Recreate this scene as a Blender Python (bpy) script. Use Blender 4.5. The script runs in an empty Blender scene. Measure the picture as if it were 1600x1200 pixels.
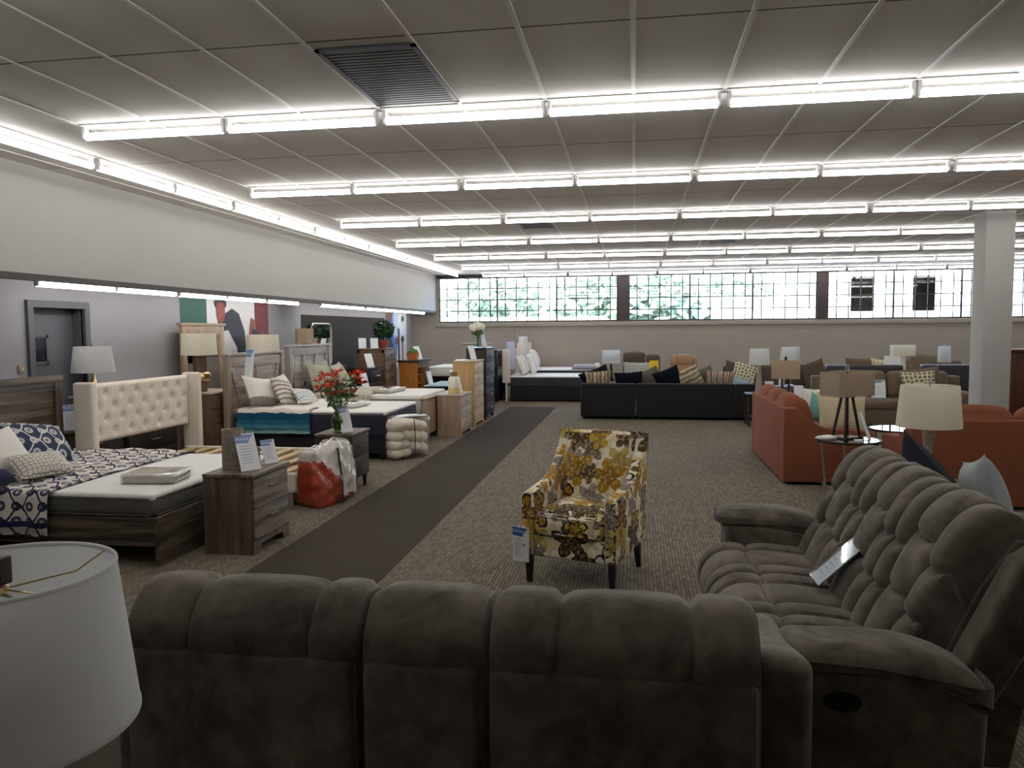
import bpy, bmesh, math, random
from mathutils import Vector, Matrix
rnd = random.Random(11)
SC = bpy.context.scene
COL = SC.collection
PI = math.pi
R = math.radians

# ------------------------------------------------------------------ materials
def s2l(v):
    v = v / 255.0
    return v / 12.92 if v <= 0.04045 else ((v + 0.055) / 1.055) ** 2.4
def c(r, g, b):
    return (s2l(r), s2l(g), s2l(b), 1.0)

class S:
    """a scalar node socket with arithmetic"""
    def __init__(s, g, sock): s.g = g; s.k = sock
    def _m(s, op, b=None, rev=False, cc=None):
        n = s.g.nt.nodes.new('ShaderNodeMath'); n.operation = op
        ins = [s, b] if not rev else [b, s]
        if cc is not None: ins.append(cc)
        for i, v in enumerate(ins):
            if v is None: continue
            if isinstance(v, S): s.g.nt.links.new(v.k, n.inputs[i])
            else: n.inputs[i].default_value = v
        return S(s.g, n.outputs[0])
    def __add__(s, b): return s._m('ADD', b)
    __radd__ = __add__
    def __sub__(s, b): return s._m('SUBTRACT', b)
    def __rsub__(s, b): return s._m('SUBTRACT', b, True)
    def __mul__(s, b): return s._m('MULTIPLY', b)
    __rmul__ = __mul__
    def __truediv__(s, b): return s._m('DIVIDE', b)
    def lt(s, b): return s._m('LESS_THAN', b)
    def gt(s, b): return s._m('GREATER_THAN', b)
    def mn(s, b): return s._m('MINIMUM', b)
    def mx(s, b): return s._m('MAXIMUM', b)
    def ab(s): return s._m('ABSOLUTE')
    def sin(s): return s._m('SINE')
    def cos(s): return s._m('COSINE')
    def fr(s): return s._m('FRACT')
    def fl(s): return s._m('FLOOR')
    def sq(s): return s._m('SQRT')
    def pw(s, b): return s._m('POWER', b)
    def at2(s, b): return s._m('ARCTAN2', b)

class G:
    def __init__(s, name):
        s.m = bpy.data.materials.new(name); s.m.use_nodes = True
        s.nt = s.m.node_tree; s.nt.nodes.clear()
        s.out = s.n('ShaderNodeOutputMaterial')
    def n(s, t, **kw):
        n = s.nt.nodes.new(t)
        for k, v in kw.items(): setattr(n, k, v)
        return n
    def put(s, sock, v):
        if isinstance(v, S): s.nt.links.new(v.k, sock)
        elif isinstance(v, bpy.types.NodeSocket): s.nt.links.new(v, sock)
        else: sock.default_value = v
    def co(s, kind='UV'):
        return s.n('ShaderNodeTexCoord').outputs[kind]
    def mp(s, vec, scale=(1, 1, 1), loc=(0, 0, 0), rot=(0, 0, 0)):
        n = s.n('ShaderNodeMapping'); s.nt.links.new(vec, n.inputs[0])
        n.inputs['Scale'].default_value = scale; n.inputs['Location'].default_value = loc; n.inputs['Rotation'].default_value = rot
        return n.outputs[0]
    def noise(s, vec, scale, detail=3, rough=0.5, dist=0):
        n = s.n('ShaderNodeTexNoise'); s.nt.links.new(vec, n.inputs['Vector'])
        n.inputs['Scale'].default_value = scale; n.inputs['Detail'].default_value = detail
        n.inputs['Roughness'].default_value = rough; n.inputs['Distortion'].default_value = dist
        return S(s, n.outputs['Fac'])
    def sep(s, vec):
        n = s.n('ShaderNodeSeparateXYZ'); s.nt.links.new(vec, n.inputs[0])
        return [S(s, o) for o in n.outputs]
    def mix(s, f, a, b):
        n = s.n('ShaderNodeMix', data_type='RGBA')
        s.put(n.inputs[0], f); s.put(n.inputs[6], a); s.put(n.inputs[7], b)
        return n.outputs[2]
    def ramp(s, f, stops, interp='LINEAR'):
        n = s.n('ShaderNodeValToRGB'); r = n.color_ramp; r.interpolation = interp
        while len(r.elements) < len(stops): r.elements.new(0.5)
        for e, (p, col) in zip(r.elements, stops): e.position = p; e.color = col
        s.put(n.inputs[0], f); return n.outputs[0]
    def bump(s, h, strength=0.3, dist=0.01):
        n = s.n('ShaderNodeBump'); n.inputs['Strength'].default_value = strength; n.inputs['Distance'].default_value = dist
        s.put(n.inputs['Height'], h); return n.outputs[0]
    def bsdf(s, col, rough=0.6, metal=0.0, spec=0.5, normal=None, sheen=0.0, **kw):
        n = s.n('ShaderNodeBsdfPrincipled')
        s.put(n.inputs['Base Color'], col); s.put(n.inputs['Roughness'], rough)
        n.inputs['Metallic'].default_value = metal; n.inputs['Specular IOR Level'].default_value = spec
        n.inputs['Sheen Weight'].default_value = sheen; n.inputs['Sheen Roughness'].default_value = 0.4
        for k, v in kw.items(): s.put(n.inputs[k], v)
        if normal is not None: s.nt.links.new(normal, n.inputs['Normal'])
        s.nt.links.new(n.outputs[0], s.out.inputs[0]); return n

def plain(name, col, rough=0.6, metal=0.0, spec=0.5, nz=0.0, **kw):
    g = G(name)
    if nz:
        f = g.noise(g.co('Object'), 6, 4)
        col = g.mix(f, tuple(x * (1 - nz) for x in col[:3]) + (1,), tuple(min(1, x * (1 + nz)) for x in col[:3]) + (1,))
    g.bsdf(col, rough, metal, spec, **kw); return g.m

def fabric(name, col, weave=260, var=0.12, rough=0.92, sheen=0.15, bump=0.25):
    g = G(name); v = g.co('UV')
    f = g.noise(v, weave, 2, 0.6); f2 = g.noise(v, 5, 3)
    d = tuple(x * (1 - var * 1.6) for x in col[:3]) + (1,); l = tuple(min(1, x * (1 + var * 1.6)) for x in col[:3]) + (1,)
    colr = g.mix(f * 0.6 + f2 * 0.4, d, l)
    g.bsdf(colr, rough, 0, 0.2, g.bump(f, bump, 0.002), sheen); return g.m

def velvet(name, col, dark=0.55, light=1.5):
    g = G(name); o = g.co('Object')
    n1 = g.noise(o, 3.2, 4, 0.6, 1.2); n2 = g.noise(o, 11, 3, 0.6, 0.6); n3 = g.noise(o, 320, 1)
    f = n1 * 0.65 + n2 * 0.35
    d = tuple(x * dark for x in col[:3]) + (1,); l = tuple(min(1, x * light) for x in col[:3]) + (1,)
    colr = g.ramp(f, [(0.36, d), (0.5, col), (0.64, l)])
    g.bsdf(colr, 0.95, 0, 0.15, g.bump(n3, 0.15, 0.002), 0.18); return g.m

def wood(name, c1, c2, axis='z', scale=1.0, rough=0.5, contrast=1.0, planks=0):
    g = G(name); o = g.co('Object')
    sc = {'x': (0.7, 14, 14), 'y': (14, 0.7, 14), 'z': (14, 14, 0.7)}[axis]
    v = g.mp(o, tuple(k * scale for k in sc))
    n1 = g.noise(v, 2.2, 5, 0.62, 0.6); n2 = g.noise(v, 9, 2, 0.5)
    f = n1 * 0.75 + n2 * 0.25
    w = 0.17 / contrast
    colr = g.ramp(f, [(0.5 - w, c2), (0.5 + w, c1)])
    g.bsdf(colr, rough, 0, 0.35, g.bump(f, 0.12, 0.004)); return g.m

M = {}
def build_materials():
    M['wall_white'] = plain('painted_soffit', c(172, 169, 165), 0.8, nz=0.03)
    M['wall_alcove'] = plain('painted_grey_wall', c(156, 153, 156), 0.8, nz=0.04)
    M['wall_taupe'] = plain('painted_taupe_wall', c(156, 147, 138), 0.8, nz=0.04)
    M['dark_trim'] = plain('dark_brown_trim', c(62, 52, 50), 0.6, nz=0.1)
    M['dark_panel'] = plain('dark_brown_paint', c(40, 35, 32), 0.9, nz=0.06)
    M['door_paint'] = plain('slate_grey_door_paint', c(92, 94, 100), 0.6, nz=0.06)
    M['white_paint'] = plain('white_enamel', c(225, 225, 222), 0.5)
    M['black'] = plain('black_lacquer', c(22, 22, 26), 0.28)
    M['black_matte'] = plain('black_cloth', c(24, 24, 28), 0.9)
    M['metal'] = plain('brushed_steel', c(180, 178, 172), 0.3, 1.0)
    M['brass'] = plain('polished_brass', c(224, 200, 142), 0.25, 1.0)
    M['dark_metal'] = plain('dark_bronze', c(58, 50, 46), 0.45, 0.6)
    M['mirror'] = plain('mirror_silver', c(235, 238, 238), 0.03, 1.0)
    # carpet
    g = G('woven_carpet'); o = g.co('Object')
    b = g.n('ShaderNodeTexBrick'); g.nt.links.new(g.mp(o, (1, 1, 1), rot=(0, 0, R(90))), b.inputs['Vector'])
    b.offset = 0.5; b.inputs['Scale'].default_value = 1.0
    b.inputs['Brick Width'].default_value = 0.075; b.inputs['Row Height'].default_value = 0.026; b.inputs['Mortar Size'].default_value = 0.0035
    b.inputs['Color1'].default_value = c(152, 140, 122); b.inputs['Color2'].default_value = c(102, 94, 83); b.inputs['Mortar'].default_value = c(80, 73, 64)
    b.inputs['Bias'].default_value = -0.1
    n1 = g.noise(o, 160, 2, 0.7); n2 = g.noise(o, 1.3, 3)
    col = g.mix(n1 * 0.55, b.outputs['Color'], c(66, 60, 53))
    col = g.mix(n2 * 0.25, col, c(150, 140, 124))
    g.bsdf(col, 0.97, 0, 0.1, g.bump(n1, 0.5, 0.006)); M['carpet'] = g.m
    g = G('plain_brown_carpet'); o = g.co('Object')
    n1 = g.noise(o, 220, 2, 0.7); n2 = g.noise(o, 1.1, 4)
    col = g.mix(n1 * 0.6 + n2 * 0.4, c(56, 49, 43), c(86, 77, 68))
    g.bsdf(col, 0.97, 0, 0.1, g.bump(n1, 0.5, 0.006)); M['runner'] = g.m
    # ceiling tile (long seams of each tile across the room; the T bars are geometry)
    g = G('acoustic_ceiling_tile'); o = g.co('Object'); x, y, z = g.sep(o)
    fy = ((y - 6.824) / 2.6417 + 20.0).fr()
    seam = (fy - 0.5).ab().gt(0.4975)
    n1 = g.noise(o, 90, 3, 0.7); n2 = g.noise(g.mp(o, (1 / 0.61, 1 / 1.32, 1)), 1.0, 1)
    col = g.mix(n1 * 0.5 + n2 * 0.5, c(206, 202, 198), c(228, 224, 220))
    col = g.mix(seam, col, c(60, 55, 52))
    g.bsdf(col, 0.95, 0, 0.1, g.bump(n1, 0.4, 0.006)); M['tile'] = g.m
    M['tbar'] = plain('white_ceiling_bar', c(224, 223, 220), 0.6)
    M['vent'] = plain('grey_vent_grille', c(62, 62, 66), 0.6, nz=0.2)
    g = G('lit_fluorescent_tube'); e = g.n('ShaderNodeEmission'); e.inputs[0].default_value = (1.0, 0.985, 0.965, 1); e.inputs[1].default_value = 13.0
    g.nt.links.new(e.outputs[0], g.out.inputs[0]); M['tube'] = g.m
    # window glass
    def glassy(name, tint, fac, rough=0.0):
        g = G(name); t = g.n('ShaderNodeBsdfTransparent'); t.inputs[0].default_value = tint
        gl = g.n('ShaderNodeBsdfGlossy'); gl.inputs['Roughness'].default_value = rough
        fr = g.n('ShaderNodeLayerWeight'); fr.inputs[0].default_value = 0.5
        mx = g.n('ShaderNodeMixShader'); g.put(mx.inputs[0], (S(g, fr.outputs['Facing']).pw(4.0) * 0.6 + 0.035) * fac)
        g.nt.links.new(t.outputs[0], mx.inputs[1]); g.nt.links.new(gl.outputs[0], mx.inputs[2]); g.nt.links.new(mx.outputs[0], g.out.inputs[0])
        return g.m
    M['pane'] = glassy('clear_window_glass', (0.93, 0.97, 0.97, 1), 1.0)
    M['film'] = glassy('clear_vinyl_film', (0.93, 0.93, 0.93, 1), 2.6, 0.12)
    M['acrylic'] = glassy('clear_acrylic', (0.9, 0.93, 0.95, 1), 1.6, 0.03)
    M['vase_glass'] = glassy('clear_vase_glass', (0.85, 0.92, 0.88, 1), 1.6, 0.02)
    M['green_glass'] = glassy('green_water_glass', (0.42, 0.62, 0.3, 1), 2.0, 0.03)
    g = G('black_table_glass'); g.bsdf(c(20, 24, 30), 0.02, 0.0, 1.0); M['table_glass'] = g.m
    # lamp shades
    def shade(name, col, tr=0.5):
        g = G(name); v = g.co('UV'); f = g.noise(g.mp(v, (1, 1, 1)), 420, 1)
        cc = g.mix(f, tuple(x * 0.88 for x in col[:3]) + (1,), col)
        d = g.n('ShaderNodeBsdfDiffuse'); t = g.n('ShaderNodeBsdfTranslucent'); mx = g.n('ShaderNodeMixShader'); mx.inputs[0].default_value = tr
        g.put(d.inputs[0], cc); g.put(t.inputs[0], cc)
        g.nt.links.new(d.outputs[0], mx.inputs[1]); g.nt.links.new(t.outputs[0], mx.inputs[2]); g.nt.links.new(mx.outputs[0], g.out.inputs[0]); return g.m
    M['shade_white'] = shade('white_linen_shade', c(242, 242, 241), 0.6)
    M['shade_cream'] = shade('cream_linen_shade', c(248, 243, 230))
    M['shade_tan'] = shade('tan_linen_shade', c(214, 196, 170))
    M['shade_beige'] = shade('beige_burlap_shade', c(206, 190, 170))
    # woods
    M['w_bed_h'] = wood('weathered_grey_brown_wood', c(116, 102, 90), c(50, 41, 34), 'x', 0.45, contrast=1.5)
    M['w_bed_v'] = wood('weathered_grey_brown_wood_upright', c(108, 95, 84), c(50, 41, 34), 'z', 0.45, contrast=1.5)
    M['w_bed_y'] = wood('weathered_grey_brown_wood_rail', c(116, 102, 90), c(50, 41, 34), 'y', 0.45, contrast=1.5)
    M['w_ns_v'] = wood('grey_oak_side', c(122, 106, 92), c(74, 61, 51), 'z', 0.6, contrast=1.3)
    M['w_ns_h'] = wood('grey_oak_front', c(142, 128, 116), c(74, 63, 55), 'x', 0.6, contrast=1.3)
    M['w_dark'] = wood('espresso_wood', c(66, 52, 45), c(40, 31, 27), 'z')
    M['w_walnut'] = wood('walnut_wood', c(120, 97, 78), c(76, 58, 46), 'z')
    M['w_walnut_h'] = wood('walnut_wood_planks', c(130, 104, 84), c(84, 63, 50), 'x')
    M['w_wash'] = wood('whitewashed_grey_wood', c(186, 176, 170), c(136, 126, 120), 'x', 1.2)
    M['w_wash_v'] = wood('whitewashed_grey_wood_upright', c(170, 160, 154), c(122, 112, 106), 'z', 1.2)
    M['w_barn'] = wood('barn_wood', c(182, 168, 158), c(130, 116, 108), 'x', 1.1)
    M['w_barn_v'] = wood('barn_wood_upright', c(160, 142, 126), c(112, 96, 85), 'z', 1.1)
    M['w_lightoak'] = wood('light_washed_oak', c(182, 158, 134), c(140, 116, 94), 'z')
    M['w_lightoak_h'] = wood('light_washed_oak_front', c(196, 180, 162), c(156, 136, 116), 'x')
    M['w_tan'] = wood('honey_maple', c(206, 172, 122), c(180, 143, 95), 'z')
    M['w_tan_h'] = wood('pale_maple_front', c(208, 186, 156), c(178, 150, 116), 'x')
    M['w_orange'] = wood('orange_oak', c(196, 130, 54), c(160, 96, 34), 'z')
    M['w_slat'] = wood('pine_slat', c(214, 188, 142), c(186, 154, 106), 'x')
    M['w_blackbrown'] = wood('black_brown_wood', c(62, 56, 58), c(38, 34, 36), 'x')
    M['w_redbrown'] = wood('red_brown_wood', c(104, 56, 34), c(62, 32, 22), 'z')
    # fabrics
    M['linen'] = fabric('cream_linen', c(224, 214, 200), 300)
    M['mat_grey'] = fabric('grey_mattress_border', c(92, 90, 88), 400, 0.2)
    M['mat_white'] = fabric('white_knit_ticking', c(240, 237, 232), 160, 0.03, bump=0.3)
    M['mat_navy'] = fabric('navy_mattress_border', c(48, 46, 62), 300, 0.15)
    M['mat_black'] = fabric('charcoal_mattress_border', c(58, 60, 64), 300, 0.15)
    M['mat_offwhite'] = fabric('off_white_border', c(205, 198, 190), 300, 0.06)
    M['pillow_white'] = fabric('white_cotton', c(228, 224, 216), 300, 0.04)
    M['grey_pillow'] = fabric('silver_grey_velour', c(158, 164, 164), 200, 0.1)
    M['navy'] = fabric('navy_fabric', c(34, 40, 62), 300, 0.15)
    M['navy_dark'] = fabric('dark_navy_fabric', c(16, 19, 31), 300, 0.15, sheen=0.0)
    M['sage'] = fabric('sage_fabric', c(162, 160, 142), 200, 0.12)
    M['olive'] = fabric('olive_grey_fabric', c(108, 104, 92), 200, 0.12)
    M['brown_fab'] = fabric('brown_microfibre', c(112, 98, 84), 200, 0.1)
    M['dbrown_fab'] = fabric('dark_brown_fabric', c(84, 72, 64), 200, 0.1)
    M['tan_fab'] = fabric('tan_microfibre', c(156, 122, 94), 200, 0.1)
    M['charcoal'] = fabric('charcoal_upholstery', c(36, 36, 35), 260, 0.15)
    M['black_leather'] = plain('black_leather', c(46, 45, 50), 0.45)
    M['rust'] = fabric('rust_upholstery', c(132, 78, 57), 330, 0.12, sheen=0.02)
    M['lilac'] = fabric('lilac_grey_fabric', c(168, 162, 172), 260, 0.06)
    M['ltblue'] = fabric('pale_blue_fabric', c(170, 195, 205), 260, 0.06)
    M['blue_otto'] = fabric('grey_blue_fabric', c(126, 136, 162), 260, 0.08)
    M['teal'] = fabric('teal_fabric', c(110, 165, 160), 260, 0.06)
    M['velvet'] = velvet('taupe_grey_plush', c(102, 95, 85))
    # patterned fabrics ------------------------------------------------
    def trellis(name, bg, ink, p=0.3, w=0.05, ring=True, hem=None):
        g = G(name); x, y, z = g.sep(g.co('UV'))
        sx = (x * (2 * PI / p)).sin() * 0.27
        a = ((y / p + sx).fr() - 0.5).ab(); b = ((y / p - sx + 0.5).fr() - 0.5).ab()
        m = a.lt(w).mx(b.lt(w))
        if ring:
            cx = (x / (p / 2) + 0.25).fr() - 0.5; cy = (y / (p / 2)).fr() - 0.5
            d = (cx * cx + cy * cy).sq()
            m = m.mx((d - 0.25).ab().lt(w * 1.1))
            m = m.mx((d - 0.13).ab().lt(w * 0.6))
        n = g.noise(g.co('UV'), 300, 1)
        col = g.mix(m, bg, ink)
        if hem is not None:
            ox, oy, oz = g.sep(g.co('Object')); h = (oz - hem).ab().lt(0.022); col = g.mix(h, col, ink)
        g.bsdf(col, 0.92, 0, 0.15, g.bump(n, 0.2, 0.002), 0.1); return g.m
    M['trellis'] = trellis('navy_scroll_on_white', c(224, 216, 206), c(44, 46, 78), 0.235, 0.06, True, 0.30)
    M['trellis_navy'] = trellis('white_scroll_on_navy', c(58, 66, 88), c(206, 204, 198), 0.26, 0.05, True)
    def cells(name, bg, ink, scale, w=0.06, fill=None):
        g = G(name); v = g.n('ShaderNodeTexVoronoi', voronoi_dimensions='2D', feature='DISTANCE_TO_EDGE'); g.nt.links.new(g.co('UV'), v.inputs['Vector'])
        v.inputs['Scale'].default_value = scale; v.inputs['Randomness'].default_value = 0.45
        e = S(g, v.outputs['Distance'])
        g.bsdf(g.mix(e.lt(w), bg, ink), 0.92, 0, 0.15, None, 0.1); return g.m
    M['hex'] = cells('brown_net_on_cream', c(212, 205, 195), c(120, 112, 106), 26, 0.07)
    M['leaf'] = cells('sage_leaf_print', c(178, 172, 154), c(214, 208, 192), 12, 0.06)
    M['greyfloral'] = cells('grey_speckled_print', c(196, 194, 186), c(122, 120, 116), 16, 0.12)
    M['greendot'] = cells('olive_ovals_on_cream', c(118, 116, 92), c(222, 214, 184), 13, 0.13)
    M['creamspot'] = cells('brown_spots_on_cream', c(224, 210, 182), c(110, 92, 66), 12, 0.05)
    M['damask'] = cells('pale_gold_damask', c(190, 177, 144), c(206, 195, 166), 30, 0.16)
    def stripes(name, cols, p, wob=0.15, axis=0):
        g = G(name); v = g.co('UV'); x, y, z = g.sep(v); n = g.noise(v, 9, 3)
        t = ((x, y)[axis] / p + (n - 0.5) * wob).fr(); k = len(cols)
        st = [(i / k, q) for i, q in enumerate(cols)]
        g.bsdf(g.ramp(t, st, 'CONSTANT'), 0.92, 0, 0.15, g.bump(g.noise(v, 60, 2), 0.3, 0.006), 0.1); return g.m
    M['st_tan'] = stripes('tan_ruched_stripe', [c(176, 158, 128), c(120, 104, 82), c(200, 186, 160), c(140, 122, 98)], 0.16, 0.6)
    M['st_beige'] = stripes('beige_brown_ruched_stripe', [c(198, 182, 160), c(112, 92, 78), c(186, 168, 146), c(150, 130, 112)], 0.12, 0.7)
    M['st_cream'] = stripes('cream_and_olive_stripe', [c(196, 182, 154), c(150, 136, 108), c(210, 198, 172), c(124, 112, 90)], 0.2, 0.4, 1)
    M['st_grey'] = stripes('white_and_grey_wide_stripe', [c(226, 220, 210), c(226, 220, 210), c(136, 126, 120), c(226, 220, 210)], 0.52, 0.05, 1)
    M['st_ruffle'] = stripes('taupe_ruffle_stripe', [c(214, 206, 196), c(150, 138, 128)], 0.075, 0.5, 1)
    M['st_aqua'] = stripes('white_and_aqua_broken_stripe', [c(222, 220, 214), c(168, 184, 188), c(222, 220, 214), c(196, 194, 188)], 0.1, 0.9, 1)
    M['st_black'] = stripes('white_pillow_with_black_band', [c(226, 222, 214)] * 14 + [c(30, 30, 34)] + [c(226, 222, 214)] * 3, 0.66, 0.0)
    # ombre teal throw, colours change along the hanging length (v)
    g = G('teal_banded_throw'); v = g.co('UV'); x, y, z = g.sep(v); n = g.noise(v, 12, 3)
    t = y + (n - 0.5) * 0.04
    g.bsdf(g.ramp(t, [(0.0, c(226, 220, 208)), (0.06, c(24, 80, 104)), (0.16, c(40, 98, 122)), (0.22, c(66, 126, 142)), (0.29, c(150, 196, 192)), (0.335, c(120, 176, 176)), (0.36, c(146, 138, 116))], 'CONSTANT'), 0.92, 0, 0.15, g.bump(g.noise(v, 150, 2), 0.3, 0.004), 0.1); M['throw'] = g.m
    # floral armchair cloth
    g = G('gold_and_grey_floral_print'); uv = g.co('UV')
    nz = g.n('ShaderNodeTexNoise'); g.nt.links.new(uv, nz.inputs['Vector']); nz.inputs['Scale'].default_value = 22; nz.inputs['Detail'].default_value = 2
    ad = g.n('ShaderNodeVectorMath', operation='MULTIPLY_ADD'); g.nt.links.new(nz.outputs['Color'], ad.inputs[0]); ad.inputs[1].default_value = (0.03, 0.03, 0); g.nt.links.new(uv, ad.inputs[2])
    uvn = ad.outputs[0]
    blot = g.noise(uvn, 9, 3)
    col = g.mix(blot.gt(0.53), c(238, 228, 204), c(218, 202, 160))
    fine = g.noise(uvn, 40, 2)
    for (sc, off, size, pal) in ((4.3, (0.31, 0.17, 0), 0.46, [c(150, 140, 136), c(196, 172, 98), c(214, 204, 186), c(120, 104, 90)]),
                                 (3.2, (0, 0, 0), 0.42, [c(84, 62, 38), c(170, 126, 30), c(226, 218, 200), c(150, 108, 24)]),
                                 (3.8, (0.6, 0.4, 0), 0.32, [c(196, 152, 40), c(96, 76, 52), c(126, 116, 112), c(180, 136, 30)])):
        vv = g.mp(uvn, (1, 1, 1), off)
        vo = g.n('ShaderNodeTexVoronoi', voronoi_dimensions='2D'); g.nt.links.new(vv, vo.inputs['Vector']); vo.inputs['Scale'].default_value = sc; vo.inputs['Randomness'].default_value = 0.75
        sb = g.n('ShaderNodeVectorMath', operation='SUBTRACT'); g.nt.links.new(vv, sb.inputs[0]); g.nt.links.new(vo.outputs['Position'], sb.inputs[1])
        lx, ly, lz = g.sep(sb.outputs[0]); cr, cg, cb = g.sep(vo.outputs['Color'])
        th = ly.at2(lx) + cr * 6.0; r = (lx * lx + ly * ly).sq() * sc
        pet = ((th * 2.5).cos().ab() * 0.55 + 0.45) * size
        inner = ((th * 2.5 + 1.2).cos().ab() * 0.5 + 0.5) * size * 0.6
        msk = r.lt(pet)
        tone = g.ramp(cg, [(0.0, pal[0]), (0.28, pal[1]), (0.52, pal[2]), (0.76, pal[3])], 'CONSTANT')
        tone = g.mix(r.lt(inner) * 0.4, tone, c(72, 54, 30))
        tone = g.mix(fine.gt(0.55) * 0.35, tone, c(230, 214, 170))
        edge = (r - pet).ab().lt(0.03).mx((r - inner).ab().lt(0.022))
        tone = g.mix(edge * cb.gt(0.76), tone, c(44, 34, 28))
        col = g.mix(msk.mx((r - pet).ab().lt(0.03) * cb.gt(0.72)), col, tone)
    w = g.noise(uv, 420, 1)
    g.bsdf(col, 0.9, 0, 0.2, g.bump(w, 0.2, 0.002), 0.1); M['floral'] = g.m
    # card colours
    M['card'] = plain('white_card', c(232, 234, 238), 0.28)
    M['card_blue'] = plain('blue_card_banner', c(40, 92, 168), 0.28)
    M['card_glare'] = plain('glare_paled_card_banner', c(116, 146, 190), 0.28)  # banner blue paled to stand for glare on the acrylic
    M['satin'] = plain('satin_silver', c(208, 208, 206), 0.4, 0.25)
    M['pewter'] = plain('dull_pewter', c(120, 114, 106), 0.55, 0.7)
    M['card_ink'] = plain('grey_card_print', c(132, 136, 146), 0.4)
    M['card_green'] = plain('green_card_print', c(118, 160, 90), 0.4)
    M['yellow'] = plain('yellow_sign', c(244, 206, 30), 0.5)
    # plants
    M['leaf_green'] = plain('green_leaf', c(84, 116, 66), 0.5, nz=0.3)
    M['leaf_dark'] = plain('dark_green_leaf', c(28, 62, 34), 0.55, nz=0.3)
    M['leaf_grass'] = plain('bright_grass', c(110, 156, 74), 0.6, nz=0.3)
    M['lily'] = plain('orange_red_petal', c(236, 84, 50), 0.5, nz=0.2)
    M['berry'] = plain('pale_green_bud', c(190, 198, 170), 0.5, nz=0.1)
    M['hydrangea'] = plain('white_hydrangea_petal', c(236, 230, 214), 0.7, nz=0.08)
    M['terracotta'] = plain('terracotta', c(150, 74, 48), 0.8, nz=0.15)
    M['orange_pot'] = plain('orange_wood_planter', c(178, 104, 44), 0.6, nz=0.15)
    M['ceramic'] = plain('cream_ceramic', c(232, 226, 204), 0.35)
    M['ceramic_yellow'] = plain('pale_yellow_glaze', c(226, 208, 140), 0.35)
    M['ceramic_brown'] = plain('brown_unglazed_neck', c(150, 116, 88), 0.7, nz=0.15)
    M['stone'] = wood('ribbed_stone_ceramic', c(178, 168, 154), c(134, 124, 112), 'x', 1.6, 0.7)
    M['plastic_orange'] = plain('orange_red_bedding', c(184, 66, 32), 0.7, nz=0.2)
    M['plastic_white'] = fabric('white_bedding', c(226, 220, 212), 120, 0.05)
    M['fluff'] = fabric('ivory_fleece', c(244, 234, 216), 90, 0.08, bump=0.6)
    M['strap'] = plain('dark_brown_piping', c(58, 46, 40), 0.6)
    M['greypack'] = plain('grey_folded_bedding', c(196, 190, 180), 0.8, nz=0.2)
    # outdoors
    M['tree'] = plain('tree_foliage', c(150, 164, 142), 0.8, nz=0.5)
    M['trunk'] = plain('tree_bark', c(96, 80, 64), 0.9, nz=0.2)
    M['stucco'] = plain('white_stucco', c(238, 236, 230), 0.9)
    M['brick'] = plain('red_brick', c(190, 120, 96), 0.9, nz=0.15)
    M['dark_store'] = plain('dark_brick', c(70, 62, 58), 0.9, nz=0.35)
    M['asphalt'] = plain('pale_concrete', c(196, 194, 190), 0.9, nz=0.06)
    M['car_paint'] = plain('blue_grey_car_paint', c(110, 130, 156), 0.25, 0.2)
    M['car_glass'] = plain('car_window', c(30, 36, 44), 0.1)
    M['mur_green'] = plain('mural_green', c(28, 84, 70), 0.6, nz=0.2)
    M['mur_white'] = plain('mural_white', c(214, 212, 216), 0.6)
    M['mur_navy'] = plain('mural_navy', c(36, 36, 52), 0.6, nz=0.2)
    M['mur_skin'] = plain('mural_skin', c(140, 68, 56), 0.6, nz=0.2)
    M['mur_red'] = plain('mural_maroon', c(112, 34, 44), 0.6, nz=0.25)
    M['mur_blue'] = plain('mural_blue', c(72, 118, 176), 0.6, nz=0.3)
    M['mur_hair'] = plain('mural_brown', c(84, 40, 36), 0.6, nz=0.2)
    M['mur_pale'] = plain('mural_pale_blue', c(178, 192, 210), 0.6, nz=0.1)
build_materials()
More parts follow.
